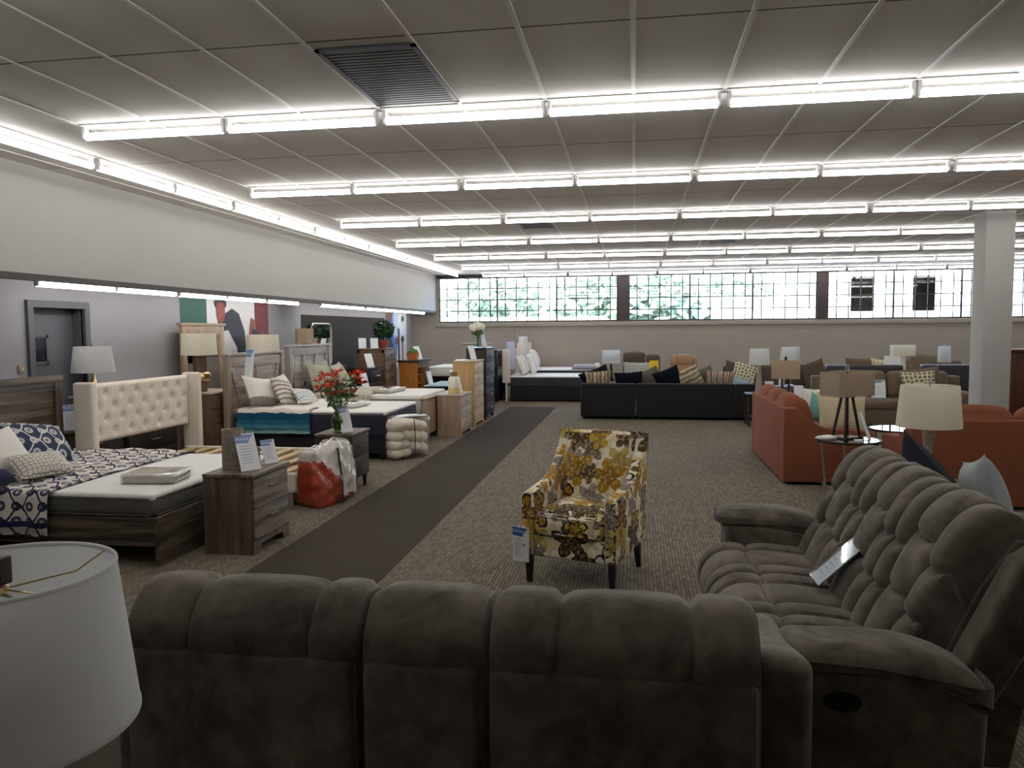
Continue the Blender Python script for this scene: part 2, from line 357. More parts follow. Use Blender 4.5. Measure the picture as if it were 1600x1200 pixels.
# ------------------------------------------------------------------ geometry
class MB:
    """collects shapes and links them as ONE mesh object"""
    def __init__(s):
        s.bm = bmesh.new(); s.uv = s.bm.loops.layers.uv.new('UVMap'); s.custom = set(); s.mi = 0
    def _fin(s, vs, M_=None):
        if M_ is not None:
            for v in vs: v.co = M_ @ v.co
    def face(s, vs):
        try:
            f = s.bm.faces.new(vs); f.material_index = s.mi; return f
        except ValueError: return None
    def box(s, x0, x1, y0, y1, z0, z1, bev=0.0, M_=None, seg=2):
        r = bmesh.ops.create_cube(s.bm, size=1.0)
        for v in r['verts']:
            v.co = Vector(((x0 + x1) / 2 + v.co.x * (x1 - x0), (y0 + y1) / 2 + v.co.y * (y1 - y0), (z0 + z1) / 2 + v.co.z * (z1 - z0)))
        vs = set(r['verts']); fs = set(f for v in vs for f in v.link_faces)
        for f in fs: f.material_index = s.mi
        if bev > 0:
            es = set(e for v in vs for e in v.link_edges)
            o = bmesh.ops.bevel(s.bm, geom=list(es), offset=bev, segments=seg, profile=0.6, affect='EDGES', clamp_overlap=True)
            vs = set(v for f in o['faces'] for v in f.verts) | set(v for v in vs if v.is_valid)
            for v in vs:
                for f in v.link_faces: f.material_index = s.mi
        if M_ is not None: s._fin([v for v in vs if v.is_valid], M_)
        return s
    def soft(s, cx, cy, cz, sx, sy, sz, r=0.05, n=6, puff=(0, 0, 0), M_=None, fn=None):
        h = (sx / 2, sy / 2, sz / 2); r = min(r, min(h) * 0.98)
        tk = []
        for a in range(3):
            i = 1 - r / h[a]
            t = [-1, -1 + 0.25 * (1 - i), -1 + 0.6 * (1 - i)] + [-i + 2 * i * k / n for k in range(n + 1)] + [1 - 0.6 * (1 - i), 1 - 0.25 * (1 - i), 1]
            tk.append(t)
        cache = {}
        def V(p):
            k = tuple(round(q, 5) for q in p)
            if k not in cache:
                P = [p[a] * h[a] for a in range(3)]; Q = [max(-h[a] + r, min(h[a] - r, P[a])) for a in range(3)]
                d = Vector([P[a] - Q[a] for a in range(3)])
                if d.length > 1e-9: d = d.normalized() * r
                w = Vector(Q) + d
                for a in range(3):
                    if puff[a]:
                        b, e = (a + 1) % 3, (a + 2) % 3
                        w[a] += (1 if p[a] > 0 else -1) * (abs(p[a]) ** 2) * puff[a] * (1 - p[b] ** 2) * (1 - p[e] ** 2)
                if fn: w = Vector(fn(w, p))
                w = w + Vector((cx, cy, cz))
                if M_ is not None: w = M_ @ w
                cache[k] = s.bm.verts.new(w)
            return cache[k]
        for a in range(3):
            b, e = (a + 1) % 3, (a + 2) % 3
            for sg in (-1, 1):
                for i in range(len(tk[b]) - 1):
                    for j in range(len(tk[e]) - 1):
                        q = []
                        for (ii, jj) in ((i, j), (i + 1, j), (i + 1, j + 1), (i, j + 1)):
                            p = [0, 0, 0]; p[a] = sg; p[b] = tk[b][ii]; p[e] = tk[e][jj]; q.append(V(p))
                        if sg < 0: q.reverse()
                        s.face(q)
        return s
    def cyl(s, p0, p1, r0, r1=None, n=16, cap=True):
        r1 = r0 if r1 is None else r1
        p0, p1 = Vector(p0), Vector(p1); d = (p1 - p0).normalized()
        a = d.orthogonal().normalized(); b = d.cross(a)
        A = [s.bm.verts.new(p0 + (a * math.cos(2 * PI * i / n) + b * math.sin(2 * PI * i / n)) * r0) for i in range(n)]
        B = [s.bm.verts.new(p1 + (a * math.cos(2 * PI * i / n) + b * math.sin(2 * PI * i / n)) * r1) for i in range(n)]
        for i in range(n): s.face([A[i], A[(i + 1) % n], B[(i + 1) % n], B[i]])
        if cap: s.face(A[::-1]); s.face(B)
        return s
    def tube(s, pts, r, n=8):
        pts = [Vector(p) for p in pts]; rings = []
        ref = None
        for i, p in enumerate(pts):
            d = (pts[min(i + 1, len(pts) - 1)] - pts[max(i - 1, 0)]).normalized()
            if ref is None: ref = d.orthogonal().normalized()
            a = (ref - d * ref.dot(d)).normalized(); ref = a; b = d.cross(a)
            rr = r[i] if isinstance(r, (list, tuple)) else r
            rings.append([s.bm.verts.new(p + (a * math.cos(2 * PI * k / n) + b * math.sin(2 * PI * k / n)) * rr) for k in range(n)])
        for A, B in zip(rings, rings[1:]):
            for k in range(n): s.face([A[k], A[(k + 1) % n], B[(k + 1) % n], B[k]])
        s.face(rings[0][::-1]); s.face(rings[-1]); return s
    def lathe(s, prof, c_=(0, 0, 0), n=32, closed=False):
        cx, cy, cz = c_; rings = []
        for r, z in prof:
            if r < 1e-5: rings.append([s.bm.verts.new((cx, cy, cz + z))])
            else: rings.append([s.bm.verts.new((cx + r * math.cos(2 * PI * k / n), cy + r * math.sin(2 * PI * k / n), cz + z)) for k in range(n)])
        pr = list(zip(rings, rings[1:])) + ([(rings[-1], rings[0])] if closed else [])
        for A, B in pr:
            for k in range(n):
                k2 = (k + 1) % n
                if len(A) == 1 and len(B) == 1: continue
                if len(A) == 1: s.face([A[0], B[k2], B[k]])
                elif len(B) == 1: s.face([A[k], A[k2], B[0]])
                else: s.face([A[k], A[k2], B[k2], B[k]])
        return s
    def grid(s, fn, nu, nv, uvf=None, flip=False):
        vs = [[s.bm.verts.new(fn(i / nu, j / nv)) for j in range(nv + 1)] for i in range(nu + 1)]
        for i in range(nu):
            for j in range(nv):
                q = [(i, j), (i + 1, j), (i + 1, j + 1), (i, j + 1)]
                if flip: q.reverse()
                f = s.face([vs[a][b] for a, b in q])
                if f and uvf:
                    s.custom.add(f)
                    for l, (a, b) in zip(f.loops, q): l[s.uv].uv = uvf(a / nu, b / nv)
        return vs
    def prism(s, poly, x0, x1, plane='yz', bev=0.0):
        """extrude a 2D outline; plane 'yz' extrudes along x, 'xz' along y, 'xy' along z"""
        def P(a, b, t):
            return {'yz': (t, a, b), 'xz': (a, t, b), 'xy': (a, b, t)}[plane]
        A = [s.bm.verts.new(P(a, b, x0)) for a, b in poly]; B = [s.bm.verts.new(P(a, b, x1)) for a, b in poly]
        fs = [s.face(A), s.face(B[::-1])]
        for i in range(len(poly)):
            k = (i + 1) % len(poly); fs.append(s.face([A[i], B[i], B[k], A[k]]))
        bmesh.ops.recalc_face_normals(s.bm, faces=[f for f in fs if f])
        if bev:
            es = set(e for f in fs[:2] for e in f.edges)
            o = bmesh.ops.bevel(s.bm, geom=list(es), offset=bev, segments=3, profile=0.5, affect='EDGES', clamp_overlap=True)
            for f in o['faces']: f.material_index = s.mi
        return s
    def poly(s, pts):
        return s.face([s.bm.verts.new(p) for p in pts])
    def pillow(s, w, h, t, n=14, pinch=0.08, sag=0.0, M_=None):
        for sg in (-1, 1):
            def fn(u, v):
                a, b = 2 * u - 1, 2 * v - 1
                th = t / 2 * ((1 - abs(a) ** 2.6) * (1 - abs(b) ** 2.6)) ** 0.55
                x = w / 2 * a * (1 - pinch * (1 - b * b)); z = h / 2 * b * (1 - pinch * (1 - a * a)) - sag * h * (1 - a * a) * max(0, b)
                p = Vector((x, sg * th, z)); return M_ @ p if M_ is not None else p
            s.grid(fn, n, n, lambda u, v: ((u - .5) * w, (v - .5) * h), flip=(sg > 0))
        bmesh.ops.remove_doubles(s.bm, verts=s.bm.verts, dist=1e-5); return s
    def build(s, name, mats, parent=None, label=None, sharp=40, loc=None, rot=None):
        bm = s.bm; bm.normal_update()
        for f in bm.faces:
            f.smooth = True
            if f in s.custom: continue
            n = f.normal; a = max(range(3), key=lambda i: abs(n[i]))
            for l in f.loops:
                p = l.vert.co
                l[s.uv].uv = (p.y, p.z) if a == 0 else ((p.x, p.z) if a == 1 else (p.x, p.y))
        me = bpy.data.meshes.new(name); bm.to_mesh(me); bm.free()
        for m in (mats if isinstance(mats, (list, tuple)) else [mats]): me.materials.append(M[m])
        me.set_sharp_from_angle(angle=R(sharp))
        o = bpy.data.objects.new(name, me); COL.objects.link(o)
        if parent is not None: o.parent = parent
        if label: o['label'] = label
        if loc is not None: o.location = loc
        if rot is not None: o.rotation_euler = rot
        return o

def tag(o, label, cat, group=None):
    o['label'] = label; o['category'] = cat
    if group: o['group'] = group
    return o
def thing(name, label, cat, loc=(0, 0, 0), rz=0, group=None):
    o = bpy.data.objects.new(name, None); COL.objects.link(o); o.empty_display_size = 0.1
    o.location = loc; o.rotation_euler = (0, 0, R(rz)); return tag(o, label, cat, group)
def structure(o):
    o['kind'] = 'structure'; return o
def dup(root, loc, rz=None, label=None, group=None):
    r = root.copy(); COL.objects.link(r); r.location = loc
    if rz is not None: r.rotation_euler = (0, 0, R(rz))
    if label: r['label'] = label
    if group: r['group'] = group
    for ch in list(root.children):
        k = ch.copy(); COL.objects.link(k); k.parent = r
        for g in list(ch.children):
            d = g.copy(); COL.objects.link(d); d.parent = k
    return r
def place(o, loc, rx=0, roll=0, rz=0):
    o.location = loc
    o.rotation_euler = (Matrix.Rotation(R(rz), 3, 'Z') @ Matrix.Rotation(R(rx), 3, 'X') @ Matrix.Rotation(R(roll), 3, 'Y')).to_euler()
    return o
def pillow(label, mat, loc, w, h, t, rx=-20, rz=0, roll=0, group=None, sag=0.0, name='throw_pillow', pinch=0.08):
    o = MB().pillow(w, h, t, sag=sag, pinch=pinch).build(name, mat)
    return place(tag(o, label, 'pillow', group), loc, rx, roll, rz)

# ---- text on cards
def text_mesh(mb, txt, size, M_, mi):
    cu = bpy.data.curves.new('lettering', 'FONT'); cu.body = txt; cu.size = size; cu.align_x = 'CENTER'; cu.resolution_u = 2; cu.shear = 0.2
    to = bpy.data.objects.new('lettering', cu); COL.objects.link(to)
    bpy.context.view_layer.update()
    me = to.evaluated_get(bpy.context.evaluated_depsgraph_get()).to_mesh()
    base = [mb.bm.verts.new(M_ @ Vector(v.co)) for v in me.vertices]
    mb.mi = mi
    for p in me.polygons: mb.face([base[i] for i in p.vertices])
    bpy.data.objects.remove(to, do_unlink=True); bpy.data.curves.remove(cu)

def card(label, loc, w=0.22, h=0.32, tilt=-14, rz=0, style='blue', stand=True, cat='price card', lead=0.0, lines=7):
    """a sheet in a clear slanted holder; front is local -Y"""
    t = thing('price_card', label, cat, loc, rz, 'price cards')
    Mt = Matrix.Translation((0, lead, 0)) @ Matrix.Rotation(R(tilt), 4, 'X')
    b = MB(); b.box(-w / 2, w / 2, -0.002, 0.002, 0.004, h, 0, Mt)
    q = lambda x0, x1, z0, z1: b.poly([Mt @ Vector(p) for p in ((x0, -0.0035, z0), (x1, -0.0035, z0), (x1, -0.0035, z1), (x0, -0.0035, z1))])
    if style == 'blue':
        b.mi = 1
        b.poly([Mt @ Vector(p) for p in ((-w * .5, -.0035, h * .76), (w * .12, -.0035, h * .74), (w * .2, -.0035, h * .84), (w * .42, -.0035, h * .97), (-w * .5, -.0035, h * .99))])
        if h * w > 0.02: text_mesh(b, 'Ashley', w * 0.24, Mt @ Matrix.Translation((-w * .16, -0.005, h * .83)) @ Matrix.Rotation(R(90), 4, 'X'), 0)
    elif style == 'logo':
        b.mi = 3; q(-w * .45, w * .45, h * .93, h * .98); b.mi = 1; q(-w * .42, w * .25, h * .84, h * .92)
    b.mi = 2
    if style != 'plain':
        for k in range(lines):
            z = h * (0.66 - k * 0.075); q(-w * .36, w * (.1 + .22 * rnd.random()), z, z + h * 0.012)
    b.build('card_sheet', ['card', 'card_glare', 'card_ink', 'card_green'], t)
    if stand:
        a = MB(); a.box(-w / 2 - .003, w / 2 + .003, .003, .006, 0, h + .004, 0, Mt)
        a.box(-w / 2 - .003, w / 2 + .003, lead, lead + h * 0.3, 0, 0.003)
        a.build('acrylic_holder', 'acrylic', t)
    return t

# ---- tufted upholstery: a strip swept along x over a (y,z) path, swelling in cells between seams
def tuft(mb, x0, x1, path, cols, rows, depth=0.05, nper=7, cap=True, curve=0.0, droop=1.0):
    P = [Vector((0, a, b)) for a, b in path]
    # smooth the path with a Catmull-Rom spline
    Q = []
    for i in range(len(P) - 1):
        p0, p1, p2, p3 = P[max(i - 1, 0)], P[i], P[i + 1], P[min(i + 2, len(P) - 1)]
        for k in range(8):
            t = k / 8
            Q.append(0.5 * ((2 * p1) + (-p0 + p2) * t + (2 * p0 - 5 * p1 + 4 * p2 - p3) * t * t + (-p0 + 3 * p1 - 3 * p2 + p3) * t ** 3))
    Q.append(P[-1]); L = [0]
    for a, b in zip(Q, Q[1:]): L.append(L[-1] + (b - a).length)
    def ev(s_):
        d = s_ * L[-1]
        for i in range(len(L) - 1):
            if d <= L[i + 1] or i == len(L) - 2:
                f = (d - L[i]) / max(L[i + 1] - L[i], 1e-9); p = Q[i].lerp(Q[i + 1], f)
                t = (Q[min(i + 2, len(Q) - 1)] - Q[max(i - 1, 0)]).normalized()
                return p, Vector((0, -t.z, t.y))
    cs = [0]; 
    for w in cols: cs.append(cs[-1] + w / sum(cols))
    us = []
    for a, b in zip(cs, cs[1:]):
        n = max(4, int(nper * (b - a) * len(cols) + 1)); us += [(a + (b - a) * k / n) for k in range(n)]
    us.append(1.0)
    vs = sorted(set([round(k / 150, 4) for k in range(151)] + [round(r_, 4) for rr in rows for r_ in rr]))
    def bump(x, brk, dr=1.0):
        for a, b in zip(brk, brk[1:]):
            if a - 1e-6 <= x <= b + 1e-6:
                t = min(1, max(0, (x - a) / max(b - a, 1e-9))) ** dr; return max(0.0, 1 - abs(2 * t - 1) ** 3.2)
        return 0.0
    grid = []
    for u in us:
        ci = 0
        for i in range(len(cols)):
            if cs[i] - 1e-6 <= u <= cs[i + 1] + 1e-6: ci = i; break
        bu = bump(u, cs); tcol = (u - cs[ci]) / (cs[ci + 1] - cs[ci]); line = []
        for v in vs:
            rr = rows[ci % len(rows)]
            vv = v + curve * (1 - (2 * tcol - 1) ** 2) * math.sin(PI * v)
            bv = bump(min(1, max(0, vv)), rr, droop)
            p, n = ev(v)
            q = p + n * depth * (bu ** 0.5) * (bv ** 0.5)
            line.append(mb.bm.verts.new((x0 + (x1 - x0) * u, q.y, q.z)))
        grid.append(line)
    for A, B in zip(grid, grid[1:]):
        for j in range(len(vs) - 1): mb.face([A[j], A[j + 1], B[j + 1], B[j]])
    if cap:
        mb.face(grid[0][::-1]); mb.face(grid[-1])
    return mb

def drape(mb, xs, ys, z, drops, amp=0.012, nu=60, nv=60, seed=0.0, th=0.012, edge_r=0.04):
    """cloth over a box top; drops=(x-,x+,y-,y+) hanging lengths; uv in metres of cloth"""
    x0, x1 = xs; y0, y1 = ys; a0, a1, b0, b1 = drops
    def fold(t, lo, hi):
        if t < lo: 
            d = lo - t; return (lo - min(d, edge_r) * 0.6 - 0.004, -max(0, d - edge_r * 0.3))
        if t > hi:
            d = t - hi; return (hi + min(d, edge_r) * 0.6 + 0.004, -max(0, d - edge_r * 0.3))
        return (t, 0)
    U0, U1, V0, V1 = x0 - a0, x1 + a1, y0 - b0, y1 + b1
    for side in (0, 1):
        def fn(u, v):
            s_, t_ = U0 + (U1 - U0) * u, V0 + (V1 - V0) * v
            px, dx = fold(s_, x0, x1); py, dy = fold(t_, y0, y1)
            w = amp * (math.sin(s_ * 17 + seed + 2.0 * math.sin(t_ * 5)) * 0.5 + math.sin(t_ * 13 + seed * 2 + 1.7 * math.sin(s_ * 6)) * 0.5)
            drop = min(dx, dy)
            if drop < -0.03:
                k = min(1, -drop / 0.25)
                if dx < dy: px += (1 if s_ > x1 else -1) * (0.02 + amp * 1.5 * math.sin(t_ * 21 + seed)) * k
                else: py += (1 if t_ > y1 else -1) * (0.02 + amp * 1.5 * math.sin(s_ * 21 + seed)) * k
                w *= 0.3
            return Vector((px, py, z + drop + w + (th if side == 0 else 0.0)))
        mb.grid(fn, nu, nv, lambda u, v: (U0 + (U1 - U0) * u, V0 + (V1 - V0) * v), flip=(side == 1))
    return mb

# ---- generic furniture ----------------------------------------------------
def drawers(name, label, cat, loc, rz, w, d, h, n, side, front, handle='bar', legs='plinth', leg_h=0.08, top=None, hmat='metal', panel_side=False, overhang=0.012, group=None):
    t = thing(name, label, cat, loc, rz, group); top = top or side
    lh = leg_h
    b = MB(); b.box(-w / 2, w / 2, -d / 2 + 0.018, d / 2, lh, h - 0.025, 0.003)
    if legs == 'plinth':      # side panels run to the floor with an arched apron
        b.box(-w / 2, -w / 2 + .02, -d / 2 + .018, d / 2, 0, lh); b.box(w / 2 - .02, w / 2, -d / 2 + .018, d / 2, 0, lh)
        b.prism([(-w / 2, 0), (-w / 2 + .09, 0), (-w / 2 + .13, lh * .6), (w / 2 - .13, lh * .6), (w / 2 - .09, 0), (w / 2, 0), (w / 2, lh), (-w / 2, lh)], -d / 2 + .004, -d / 2 + .022, 'xz')
    if panel_side:
        for sg in (-1, 1):
            for (z0, z1) in ((lh, lh + .06), (h * .5 - .03, h * .5 + .03), (h - .1, h - .025)):
                b.box(sg * w / 2 - .008, sg * w / 2 + .008, -d / 2 + .02, d / 2, z0, z1)
            for (y0, y1) in ((-d / 2 + .02, -d / 2 + .08), (d / 2 - .06, d / 2)):
                b.box(sg * w / 2 - .008, sg * w / 2 + .008, y0, y1, lh, h - .025)
    b.build('body', side, t)
    MB().box(-w / 2 - overhang, w / 2 + overhang, -d / 2 - overhang, d / 2, h - 0.025, h, 0.004).build('top', top, t)
    if legs in ('taper', 'block'):
        for sx in (-1, 1):
            for sy in (-1, 1):
                l = MB(); x, y = sx * (w / 2 - .03), (-d / 2 + .05 if sy < 0 else d / 2 - .03)
                k = 0.022 if legs == 'taper' else 0.026

                vs = []
                l.prism([(x - k, y - k), (x + k, y - k), (x + k, y + k), (x - k, y + k)], 0, lh, 'xy')
                if legs == 'taper':
                    for v in l.bm.verts:
                        if v.co.z < 1e-4: v.co.x = x + (v.co.x - x) * .6; v.co.y = y + (v.co.y - y) * .6
                l.build('leg', side, t)
    z0, z1 = lh + 0.01, h - 0.035; fh = (z1 - z0) / n
    for k in range(n):
        a, e = z0 + k * fh + 0.006, z0 + (k + 1) * fh - 0.006
        o = MB().box(-w / 2 + .016, w / 2 - .016, -d / 2, -d / 2 + .018, a, e, 0.004).build('drawer', front, t)
        zc = (a + e) / 2
        if handle == 'bar':
            hb = MB(); L = min(0.09, w * .16)
            hb.tube([(-L, -d / 2 - .028, zc), (L, -d / 2 - .028, zc)], 0.006)
            for sx in (-1, 1): hb.cyl((sx * L * .8, -d / 2 + .002, zc), (sx * L * .8, -d / 2 - .028, zc), 0.005, n=8)
            hb.build('handle', hmat, o)
        elif handle == 'lip':
            MB().box(-w / 2 + .016, w / 2 - .016, -d / 2 - .012, -d / 2 + .002, a - .006, a + .012, .003).build('handle', hmat, o)
            hb = MB(); L = 0.07; zc = a + (e - a) * .62
            hb.tube([(-L, -d / 2 - .022, zc), (L, -d / 2 - .022, zc)], 0.007)
            for sx in (-1, 1): hb.cyl((sx * L * .8, -d / 2 + .002, zc), (sx * L * .8, -d / 2 - .022, zc), 0.005, n=8)
            hb.build('handle', hmat, o)
        elif handle == 'knob':
            for sx in ((-1, 1) if w > 1.0 else (0,)):
                MB().lathe([(0, 0), (.008, 0), (.01, .014), (.025, .022), (.025, .032), (0, .038)], n=12).build('knob', 'satin' if hmat == 'metal' else hmat, o, loc=(sx * w * .22, -d / 2, zc), rot=(R(90), 0, 0))
        elif handle == 'cup':
            MB().soft(0, -d / 2 - .012, zc, .1, .026, .026, .012, 2).build('handle', hmat, o)
    return t

def lamp(label, loc, shade, smat, base, bmat, rz=0, cat='table lamp', group='table lamps', name='table_lamp', shape='drum', finial=True):
    """shade=(r_top, r_bottom, z0, z1) or box (w, d, z0, z1); base=list of (r,z) profile or a callable(mb)"""
    t = thing(name, label, cat, loc, rz, group)
    z0, z1 = shade[2], shade[3]
    b = MB()
    if callable(base): base(b)
    else: b.lathe(base, n=28)
    b.build('lamp_base', bmat, t)
    zb = base[-1][1] if not callable(base) else z0 - 0.01
    r_ = MB(); r_.cyl((0, 0, zb - .01), (0, 0, z1 + 0.005), 0.005, n=8)
    if shape == 'drum':
        for k in range(3):
            a = k * 2 * PI / 3 + .4; r_.cyl((0, 0, z1 - .025), (shade[0] * math.cos(a), shade[0] * math.sin(a), z1 - .012), 0.0025, n=6)
    else:
        for k in (-1, 1): r_.cyl((0, 0, z1 - .025), (k * shade[0] / 2, 0, z1 - .012), 0.0025, n=6)
    r_.build('lamp_stem', 'metal', t)
    s = MB()
    if shape == 'drum':
        s.lathe([(shade[1], z0), (shade[0], z1), (shade[0] - .004, z1), (shade[1] - .004, z0)], n=48, closed=True)
    else:
        w, d = shade[0] / 2, shade[1] / 2
        for (x0, x1, y0, y1) in ((-w, w, -d, -d + .004), (-w, w, d - .004, d), (-w, -w + .004, -d + .004, d - .004), (w - .004, w, -d + .004, d - .004)): s.box(x0, x1, y0, y1, z0, z1)
    s.build('lamp_shade', smat, t)
    if finial: MB().lathe([(0, 0), (.006, 0), (.006, .012), (.013, .018), (.013, .03), (0, .036)], (0, 0, z1), n=12).build('finial', 'metal', t)
    return t

def end_table(label, loc, r, h, mat, name='end_table', group='side tables', square=False, cat='side table', shelf=True):
    t = thing(name, label, cat, loc, 0, group)
    if square:
        MB().box(-r, r, -r, r, h - .03, h, .004).build('table_top', mat, t)
        if shelf: MB().box(-r + .03, r - .03, -r + .03, r - .03, .14, .16, .002).build('shelf', mat, t)
        for sx in (-1, 1):
            for sy in (-1, 1): MB().box(sx * (r - .03) - .02, sx * (r - .03) + .02, sy * (r - .03) - .02, sy * (r - .03) + .02, 0, h - .03).build('leg', mat, t)
    else:
        MB().lathe([(0, h - .025), (r - .004, h - .025), (r, h - .02), (r, h - .004), (r - .004, h), (0, h)], n=40).build('table_top', mat, t)
        for k in range(3):
            a = k * 2 * PI / 3 + .5; MB().cyl((r * .8 * math.cos(a), r * .8 * math.sin(a), h - .025), (r * .95 * math.cos(a), r * .95 * math.sin(a), 0), .014, .01, n=8).build('leg', mat, t)
    return t

def sofa(name, label, cat, loc, rz, w, d, seat, back, arm_h, arm_w, n, mat, rr=0.06, cush=True, arms=(1, 1), leg=0.05, group=None, back_t=0.2, cushion_h=0.42, cushion_top=None, bmat=None):
    """front is local -Y; base, back, arms, seat cushions, back cushions, legs"""
    t = thing(name, label, cat, loc, rz, group)
    MB().soft(0, 0.01, (leg + seat - .16) / 2 + leg / 2, w - .02, d - .04, seat - .16 - leg, .03, 2).build('base', mat, t)
    MB().soft(0, d / 2 - back_t / 2, (leg + back) / 2, w, back_t, back - leg, rr * .6, 4).build('backrest', mat, t)
    x0, x1 = -w / 2, w / 2
    for sg, on in zip((-1, 1), arms):
        if on:
            MB().soft(sg * (w / 2 - arm_w / 2), -back_t * .25, (leg + arm_h) / 2, arm_w, d - back_t * .5, arm_h - leg, rr, 4).build('arm', mat, t)
            if sg < 0: x0 += arm_w
            else: x1 -= arm_w
    cw = (x1 - x0) / n
    for k in range(n):
        xc = x0 + cw * (k + .5)
        MB().soft(xc, -back_t * .5 - .01, seat - .08, cw - .012, d - back_t - .02, .17, .05, 5, (0, 0.015, .025)).build('seat_cushion', mat, t)
        if cush:
            top = cushion_top or back + .04; hh = top - seat + .02
            Mt = Matrix.Translation((xc, d / 2 - back_t - .09, seat - .01)) @ Matrix.Rotation(R(-12), 4, 'X')
            MB().soft(0, 0, hh / 2, cw - .02, .2, hh, .08, 5, (0.01, .05, .02), Mt).build('back_cushion', bmat or mat, t)
    if leg > 0.02:
        for sx in (-1, 1):
            for sy in (-1, 1): MB().box(sx * (w / 2 - .07) - .025, sx * (w / 2 - .07) + .025, sy * (d / 2 - .08) - .025, sy * (d / 2 - .08) + .025, 0, leg + .01).build('leg', 'black', t)
    return t
def leafblob(mb, c_, r, n, size, squash=1.0, seed=0, aspect=0.5):
    g = random.Random(seed)
    for _ in range(n):
        d = Vector((g.gauss(0, 1), g.gauss(0, 1), g.gauss(0, 1))).normalized() * r * (0.55 + 0.45 * g.random())
        p = Vector(c_) + Vector((d.x, d.y, d.z * squash)); a = Vector((g.gauss(0, 1), g.gauss(0, 1), g.gauss(0, .7))).normalized(); b = a.orthogonal().normalized()
        sz = size * (0.6 + 0.8 * g.random())
        mb.poly([p - a * sz, p + b * sz * aspect, p + a * sz, p - b * sz * aspect])
SKY, SUN, EXPO = 2.0, 15.0, 0.12
# ------------------------------------------------------------------ the room
CEIL = 3.37; YB = 21.9; XR = 13.5; YF = -4.0; XL = -6.5; XS = -5.76
def st(name, mb, mats): return structure(mb.build(name, mats))
st('floor', MB().box(XL - .3, XR, YF, YB + .2, -.1, 0), 'carpet')
st('carpet_walkway', MB().box(-2.80, -1.76, YF, 17.2, 0, .003), 'runner')
st('ceiling', MB().box(XS - .8, XR, YF, YB + .2, CEIL, CEIL + .1), 'tile')
b = MB()
k = -2
while -4.286 + .61 * k < XR:
    x = -4.286 + .61 * k; b.box(x - .0125, x + .0125, YF, YB, CEIL - .007, CEIL + .002); k += 1
st('ceiling_grid', b, 'tbar')
# left wall with the recessed door, the dropped soffit over the alcove
b = MB(); D0, D1, DT = 7.43, 8.22, 2.04
b.box(XL - .2, XL, YF, D0, 0, CEIL); b.box(XL - .2, XL, D1, YB, 0, CEIL); b.box(XL - .2, XL, D0, D1, DT, CEIL); b.box(XL - .3, XL - .2, D0 - .1, D1 + .1, 0, DT + .1)
st('wall_left', b, 'wall_alcove')
st('wall_soffit', MB().box(XL, XS, YF, YB, 2.325, CEIL), 'wall_white')
st('trim_1', MB().box(XS - .06, XS + .012, YF, YB, 2.268, 2.33), 'dark_trim')
t = bpy.data.objects.new('door_1', None); COL.objects.link(t); t.location = (XL, (D0 + D1) / 2, 0); structure(t)
w = (D1 - D0) / 2
b = MB(); b.box(-.02, .04, -w - .08, -w, 0, DT + .08); b.box(-.02, .04, w, w + .08, 0, DT + .08); b.box(-.02, .04, -w, w, DT, DT + .08)
b.box(-.13, -.02, -w, -w + .012, 0, DT); b.box(-.13, -.02, w - .012, w, 0, DT)
b.build('door_frame', 'door_paint', t)
b = MB(); b.box(-.17, -.13, -w + .012, w - .012, .005, DT - .003, .003)
sl = b.build('door_slab', 'door_paint', t)
b = MB()
for (y0, y1, z0, z1) in ((-.27, -.02, 1.70, 1.735), (-.27, -.02, 1.40, 1.435), (-.27, -.235, 1.40, 1.735), (-.055, -.02, 1.40, 1.735)): b.box(-.135, -.115, y0, y1, z0, z1, .003)
b.build('window_frame', 'door_paint', sl); MB().box(-.135, -.127, -.24, -.05, 1.43, 1.71).build('window_pane', 'car_glass', sl)
b = MB(); b.tube([(-.13, .3, 1.0), (-.08, .3, 1.0), (-.08, .2, 1.0)], .012); b.build('door_handle', 'metal', sl)
# back wall and windows
WIN = [(-5.68, -.49), (-.18, 4.88), (5.15, 10.2)]; Z0, Z1 = 1.985, 3.285
b = MB(); b.box(XL - .2, XR, YB, YB + .22, 0, Z0); b.box(XL - .2, WIN[0][0], YB, YB + .22, Z0, CEIL); b.box(WIN[2][1], XR, YB, YB + .22, Z0, CEIL); b.box(WIN[0][0], WIN[2][1], YB, YB + .22, Z1, CEIL)
st('wall_back', b, 'wall_taupe')
st('trim_2', MB().box(-.49, -.18, YB - .02, YB + .2, Z0, Z1), 'dark_trim')
st('trim_3', MB().box(4.88, 5.15, YB - .02, YB + .2, Z0, Z1), 'dark_trim')
b = MB(); b.box(WIN[0][0] - .05, WIN[2][1] + .05, YB - .06, YB, Z1 - .01, Z1 + .06, .004)
st('trim_4', b, 'dark_trim')
b = MB(); b.box(WIN[0][0] - .1, WIN[2][1] + .1, YB - .05, YB, Z0 - .13, Z0 - .03, .006)
st('trim_5', b, 'wall_taupe')
